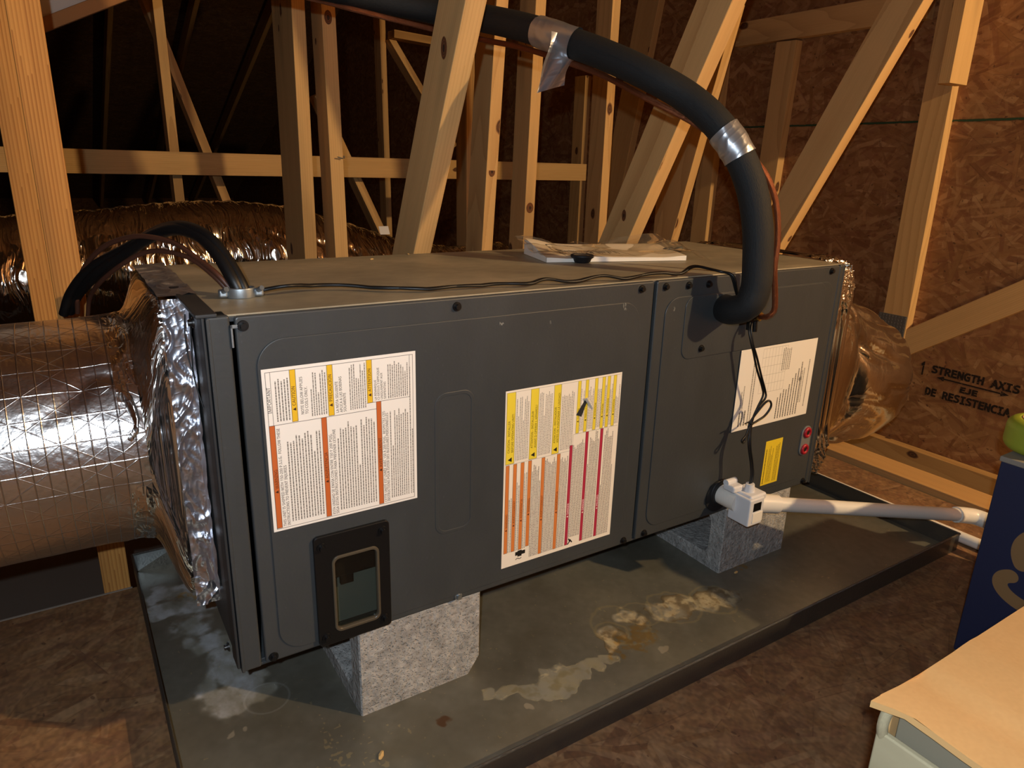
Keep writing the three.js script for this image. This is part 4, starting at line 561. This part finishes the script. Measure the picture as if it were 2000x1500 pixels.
{
  const t = thing('float_switch', 'white plastic drain float switch on the pipe stub at the lower right of the cabinet', 'float switch');
  part(t, 'grommet', merge(cyl(0.031, 0.031, 0.0016, 36).rotateX(Math.PI / 2).translate(0.832, 0.040, 0.0028), new THREE.TorusGeometry(0.0225, 0.004, 10, 30).translate(0.838, 0.045, 0.002)), M.rubber);
  part(t, 'pipe_stub', geoRot(cyl(0.0185, 0.0185, 0.047, 30), [Math.PI / 2, 0, 0], [0.842, 0.041, 0.019]), M.pvc);
  part(t, 'body', merge(boxAB([0.832, 0.008, 0.028], [0.870, 0.060, 0.074], 0.003, 3), boxAB([0.838, 0.051, 0.024], [0.880, 0.064, 0.070], 0.004, 3)), M.whitePlastic);
  part(t, 'cap', merge(boxAB([0.822, 0.062, 0.018], [0.848, 0.075, 0.044], 0.004, 3), geoRot(cyl(0.006, 0.006, 0.024, 16), [0, 0, Math.PI / 2], [0.835, 0.076, 0.024])), M.whitePlastic);
  part(t, 'wire_post', geoRot(cyl(0.0075, 0.010, 0.016, 16), [0, 0, 0], [0.856, 0.070, 0.050]), M.whitePlastic);
  part(t, 'printed_plate', boxAB([0.842, 0.014, 0.0735], [0.868, 0.033, 0.075], 0.0004), M.paper);
  part(t, 'slot', boxAB([0.842, 0.036, 0.0732], [0.862, 0.052, 0.0746], 0.0004), M.blackPlastic);
}
{
  const t = thing('drain_pipe', 'white plastic drain pipe running from the float switch across the pan to the right', 'pipe');
  const A = V([0.872, 0.038, 0.054]), B = V([1.376, -0.058, 0.184]), d = B.clone().sub(A).normalize(), at = (s) => A.clone().addScaledVector(d, s).toArray();
  part(t, 'coupling', tube([at(0), at(0.020), at(0.048)], 0.0172, 6, 28), M.pvc);
  part(t, 'tube', tube([at(0.03), at(0.3), at(0.527)], 0.0133, 12, 28), M.pvc);
  part(t, 'elbow', tube([at(0.508), at(0.526), [1.398, -0.062, 0.196], [1.405, -0.064, 0.215], [1.407, -0.066, 0.245]], 0.0165, 24, 24), M.pvc);
  part(t, 'tube_001', tube([[1.407, -0.066, 0.235], [1.412, -0.078, 0.5], [1.416, -0.09, 0.9]], 0.0133, 10, 28), M.pvc);
  part(t, 'hanger', tube([[1.405, -0.061, 0.262], [1.405, -0.08, 0.262], [1.405, -0.141, 0.262]], 0.004, 6, 10), M.zinc);
}
{
  const m = solo('pipe_offcut', tube([[1.418, -0.1305, -0.40], [1.424, -0.1305, 0.0], [1.430, -0.1305, 0.30]], 0.0118, 10, 28), M.pvc, 'white plastic pipe lying on the floor along the right edge of the pan', 'pipe');
}

// ------------------------------------------------------------------ things on top of the cabinet
{
  const t = thing('plastic_bag', 'clear plastic bag of papers lying on the cabinet top', 'bag', [0.585, H, -0.218]); t.rotation.y = -0.26;
  const wv = (x, z) => 0.004 * (noise(x * 22, z * 22, 4) - 0.3) + 0.012 * sstep(0.06, 0.0, x) * sstep(-0.02, -0.13, z);
  const paper = part(t, 'booklet', grid(40, 20, (u, v) => { const x = u * 0.272, z = -v * 0.125 * (1 - 0.12 * u); return new THREE.Vector3(x, 0.0075 + 0.004 * Math.sin(v * 3) + wv(x, z) * 0.9 + 0.01 * sstep(0.5, 1, v), z); }, (u, v) => [u, v]), std({ side: THREE.DoubleSide, roughness: 0.8, map: canvasTex(900, 420, (g, W, Hh) => { g.fillStyle = '#d8ccb4'; g.fillRect(0, 0, W, Hh); g.strokeStyle = '#100e0c'; g.lineWidth = 7; g.lineCap = 'round'; const r = rng(8); g.beginPath(); g.moveTo(150, 330); g.lineTo(110, 90); g.quadraticCurveTo(150, 40, 230, 60); g.lineTo(330, 130); g.stroke(); for (let i = 0; i < 26; i++) { const x = 150 + i * 13, y = 150 + i * 3 + r() * 20; g.lineWidth = 4 + r() * 4; g.beginPath(); g.moveTo(x, y); g.quadraticCurveTo(x + 14 - r() * 6, y + 30, x + 20 - r() * 30, y + 70 + r() * 50); g.stroke(); } g.lineWidth = 6; g.beginPath(); g.moveTo(500, 240); g.lineTo(540, 330); g.moveTo(548, 330); g.lineTo(575, 385); g.stroke(); }) }), 'folded white paper with black marker scrawl');
  part(t, 'page_block', grid(30, 3, (u, v) => new THREE.Vector3(u * 0.272, 0.0008 + v * 0.0068 + wv(u * 0.272, 0) * 0.9 * v, 0.0005)), M.paper);
  part(t, 'page_block_001', grid(30, 3, (u, v) => { const z = -u * 0.12; return new THREE.Vector3(-0.0005, 0.0008 + v * (0.0068 + 0.004 * Math.sin(u * 3) + wv(0, z) * 0.9 + 0.008 * u), z); }), M.paper);
  part(t, 'film', grid(70, 36, (u, v) => { const x = -0.012 + u * 0.345, z = 0.004 - v * 0.155; return new THREE.Vector3(x, 0.0105 + 0.005 * sstep(0.5, 1, v) + wv(x, z) + 0.007 * Math.pow(ridge(x * 14, z * 18, 2), 3) + 0.014 * sstep(0.5, 0.85, u) * sstep(0.1, 0.5, v) - 0.022 * sstep(0.86, 1, u), z + 0.004 * noise(x * 20, 1)); }), phy({ color: 0xfaf6ee, roughness: 0.06, transmission: 0.94, thickness: 0, side: THREE.DoubleSide }), 'clear plastic film');
  const g2 = thing('rubber_grommet', 'left one of two dark rubber grommets in the clear plastic bag', 'grommet', [0.866, H + 0.012, -0.214]); part(g2, 'ring', geoRot(new THREE.TorusGeometry(0.0065, 0.0042, 12, 24), [1.25, 0, 0.2]), std({ color: 0x3c403c, roughness: 0.6 }));
  const g3 = thing('rubber_grommet', 'right one of two dark rubber grommets in the clear plastic bag', 'grommet', [0.885, H + 0.012, -0.206]); part(g3, 'ring', geoRot(new THREE.TorusGeometry(0.0065, 0.0042, 12, 24), [1.1, 0, -0.2]), std({ color: 0x4a5048, roughness: 0.6 }));
}
{
  const pts = [[0.0, 0.001], [0.0125, 0.001], [0.0145, 0.003], [0.0165, 0.008], [0.0200, 0.0105], [0.0205, 0.0135], [0.0190, 0.0150], [0.0165, 0.0140], [0.0135, 0.006], [0.0, 0.0045]].map((a) => new THREE.Vector2(...a));
  const m = solo('rubber_cap', new THREE.LatheGeometry(pts, 40), M.rubber, 'black rubber knockout cap lying on the cabinet top in front of the plastic bag', 'knockout_cap'); m.position.set(0.648, H - 0.001, -0.200);  // loose knockout cap left on the cabinet top
}
{
  const shard = (s) => { const g = new THREE.DodecahedronGeometry(1, 0); g.scale(0.9, 0.25, 0.4); g.scale(s, s, s); return g; };
  const bit = (p, s, ry, label, y = H) => { const m = solo('wood_chip', shard(s), M.chip, label, 'wood chip'); m.position.set(p[0], y + s * 0.2, p[1]); m.rotation.y = ry; return m; };
  bit([0.325, -0.36], 0.005, 0.4, 'left small chip on the cabinet top near the foot of the bright leaning timber'); bit([0.41, -0.40], 0.005, 1.2, 'right small chip on the cabinet top near the foot of the bright leaning timber');
  bit([0.147, 0.072], 0.009, 0.9, 'pale wood splinter on the front of the drain pan near the bottom edge', -0.1405); bit([0.905, 0.010], 0.007, 0.2, 'yellow wood chip on the pan below the right block', -0.1405);
}
{ // two thin black cords hanging at the left end of the cabinet
  const t = thing('thin_cord', 'two thin black cords hanging against the foil tape at the left end of the cabinet', 'cord');
  part(t, 'cord', tube([[-0.006, 0.430, -0.062], [-0.008, 0.40, -0.06], [-0.009, 0.365, -0.058], [-0.004, 0.330, -0.05]], 0.0009, 30, 6), M.wire); part(t, 'cord', tube([[-0.006, 0.430, -0.10], [-0.008, 0.41, -0.10], [-0.008, 0.38, -0.096], [-0.004, 0.355, -0.09]], 0.0009, 30, 6), M.wire);
}

// ------------------------------------------------------------------ boxes at the right
{
  const t = thing('storage_box', 'dark navy box with large tan lettering standing beside the cardboard carton', 'box', [1.045, -0.143, 0.346]);
  const tx = canvasTex(900, 1240, (g, W, Hh) => { const pm = W / 0.26; g.fillStyle = '#1c2342'; g.fillRect(0, 0, W, Hh); g.strokeStyle = '#8a6a44'; g.lineWidth = 0.022 * pm; g.lineCap = 'round'; const Y = (y) => (0.213 - y) * pm, X = (z) => (z - 0.360) * pm; g.beginPath(); g.arc(X(0.452), Y(0.080), 0.040 * pm, Math.PI * 1.9, Math.PI * 0.8, true); g.stroke(); g.beginPath(); g.moveTo(X(0.410), Y(0.030)); g.bezierCurveTo(X(0.385), Y(0.018), X(0.400), Y(-0.012), X(0.45), Y(-0.012)); g.bezierCurveTo(X(0.50), Y(-0.01), X(0.51), Y(0.04), X(0.47), Y(0.05)); g.stroke(); });
  const side = new THREE.PlaneGeometry(0.256, 0.338); side.rotateY(-Math.PI / 2); side.translate(-0.0008, 0.170, 0.13);
  part(t, 'carton', boxAB([0, 0, 0], [0.37, 0.344, 0.26], 0.002), std({ color: 0x1a1f38, roughness: 0.6 }));
  part(t, 'printed_side', side, std({ map: tx, roughness: 0.55 }), 'printed navy side');
  part(t, 'lid', boxAB([-0.002, 0.338, -0.002], [0.372, 0.347, 0.262], 0.002), std({ color: 0x8a8276, roughness: 0.7 }), 'pale grey lid edge');
}
{
  const t = thing('tape_roll', 'green tape roll lying flat on the navy box at the right edge', 'tape roll', [1.115, 0.2046, 0.372]);
  const ring = (a, b, h, r) => { const p = []; const P = (x, y) => p.push(new THREE.Vector2(x, y)); P(a, 0); P(b - r, 0); for (let k = 0; k <= 5; k++) { const q = -Math.PI / 2 + k * Math.PI / 10; P(b - r + r * Math.cos(q), r + r * Math.sin(q)); } for (let k = 0; k <= 5; k++) { const q = k * Math.PI / 10; P(b - r + r * Math.cos(q), h - r + r * Math.sin(q)); } P(a, h); P(a, 0); return new THREE.LatheGeometry(p, 48); };
  part(t, 'tape', ring(0.036, 0.054, 0.050, 0.014), std({ color: 0x8f9a2c, roughness: 0.5 })); part(t, 'core', ring(0.033, 0.0362, 0.051, 0.001), std({ color: 0xb8925c, roughness: 0.8 }));
}
{
  const x0 = 0.268, x1 = 1.134, y1 = 0.298, z0 = 0.601, z1 = 1.25;  // carton length out of view is drawn out so its shadow covers the floor
  const t = thing('cardboard_carton', 'tan cardboard carton close to the camera at the lower right corner', 'box', [x0, -0.143, z0]), w = x1 - x0, h = y1 + 0.143, d = z1 - z0;
  const kraft = pixelTex(512, 512, (u, v) => { const n = fbm(u * 7, v * 7, 3, 4), f = noise(u * 170, v * 170, 2) - 0.5; return [180 + (n - 0.5) * 14 + f * 5, 139 + (n - 0.5) * 12 + f * 5, 86 + (n - 0.5) * 10 + f * 4]; }, { wrap: THREE.MirroredRepeatWrapping, rep: [3, 3] });
  const white = pixelTex(256, 256, (u, v) => { const n = fbm(u * 6, v * 20, 8, 3); return [142 + n * 20, 131 + n * 18, 102 + n * 16]; }, { wrap: THREE.MirroredRepeatWrapping, rep: [3, 3] });
  const km = std({ map: kraft, roughness: 0.9 }), wm = std({ map: white, roughness: 0.85 });
  part(t, 'side_wall', boxAB([0, 0, 0.0], [0.005, h - 0.020, d], 0.0015, 2), wm, 'pale printed side');
  part(t, 'side_wall', boxAB([0.005, 0, 0], [w, h - 0.004, 0.005], 0.0015, 2), km); part(t, 'side_wall', boxAB([0.005, 0, d - 0.005], [w, h - 0.004, d], 0.0015, 2), km); part(t, 'side_wall', boxAB([w - 0.005, 0, 0.005], [w, h - 0.004, d - 0.005], 0.0015, 2), km);
  part(t, 'inner_flap', boxAB([0.0075, h - 0.16, 0.008], [0.0125, h - 0.002, d - 0.01], 0.001), std({ color: 0x6a6250, roughness: 0.9 }), 'inner flap coloured dark for the shade under the top flap');  // darker than the cardboard: shade of the gap put into its colour
  part(t, 'flap', merge(grid(80, 60, (u, v) => { const x = -0.002 + u * (w + 0.004), z = -0.001 + v * d; return new THREE.Vector3(x - 0.010 * sstep(0.03, 0, v) * sstep(0.02, 0, u), h + 0.0022 + 0.004 * sstep(0.04, 0, u) * sstep(0.10, 0.0, v) - 0.0022 * Math.exp(-Math.pow((u - 0.05) / 0.006, 2)) + 0.0012 * Math.exp(-Math.pow((u - 0.12) / 0.01, 2)), z); }, (u, v) => [u * w, v * d])), km, 'tan top flap');
  part(t, 'flap_edge', merge(grid(40, 2, (u, v) => new THREE.Vector3(-0.002 - 0.010 * sstep(0.03, 0, u), h + 0.0022 - v * 0.0045 + 0.004 * sstep(0.10, 0, u), -0.001 + u * d)), grid(40, 2, (u, v) => new THREE.Vector3(-0.002 + u * (w + 0.004), h + 0.0022 - v * 0.0045 + 0.004 * sstep(0.04, 0, u), -0.001))), km);
  part(t, 'corner_fold', tube([[0.003, h - 0.024, 0.003], [0.0005, h - 0.014, 0.003], [0.001, h - 0.004, 0.004], [0.004, h + 0.001, 0.007]], 0.0034, 16, 8), wm);
}

// ------------------------------------------------------------------ lamps (outside the frame)
{
  const t = thing('hanging_bulb', 'bare warm bulb hanging from a cord at the right of the attic', 'lamp', BULB.p);
  const bulb = part(t, 'bulb', new THREE.SphereGeometry(0.03, 24, 16), std({ color: 0x000000, emissive: new THREE.Color(...BULB.c), emissiveIntensity: 30 })); bulb.castShadow = false;
  part(t, 'socket', cyl(0.016, 0.016, 0.05, 20).translate(0, 0.052, 0), M.blackPlastic);
  part(t, 'cord', tube([[0, 0.075, 0], [0.01, 0.6, 0], [0, 1.9, -0.02]], 0.003, 20, 8), M.wire);
  const l = new THREE.PointLight(new THREE.Color(...BULB.c), BULB.i); l.castShadow = true; l.shadow.radius = 1.5; l.shadow.mapSize.set(2048, 2048); t.add(l);
}
{
  const t = thing('phone', 'slim black phone held beside the view with its white light on', 'phone', FLASH.p); t.rotation.set(-0.30, -0.57, 0.03, 'YXZ');
  part(t, 'body', box(0.05, 0.09, 0.008, -0.01, 0.02, 0.012, 0.003, 3), M.blackPlastic);
  part(t, 'light_lens', new THREE.SphereGeometry(0.006, 16, 12), std({ color: 0x000000, emissive: new THREE.Color(...FLASH.c), emissiveIntensity: 60 }));
  const l = new THREE.PointLight(new THREE.Color(...FLASH.c), FLASH.i); l.castShadow = true; l.shadow.radius = 0.3; t.add(l);
}
renderer.render(scene, camera);
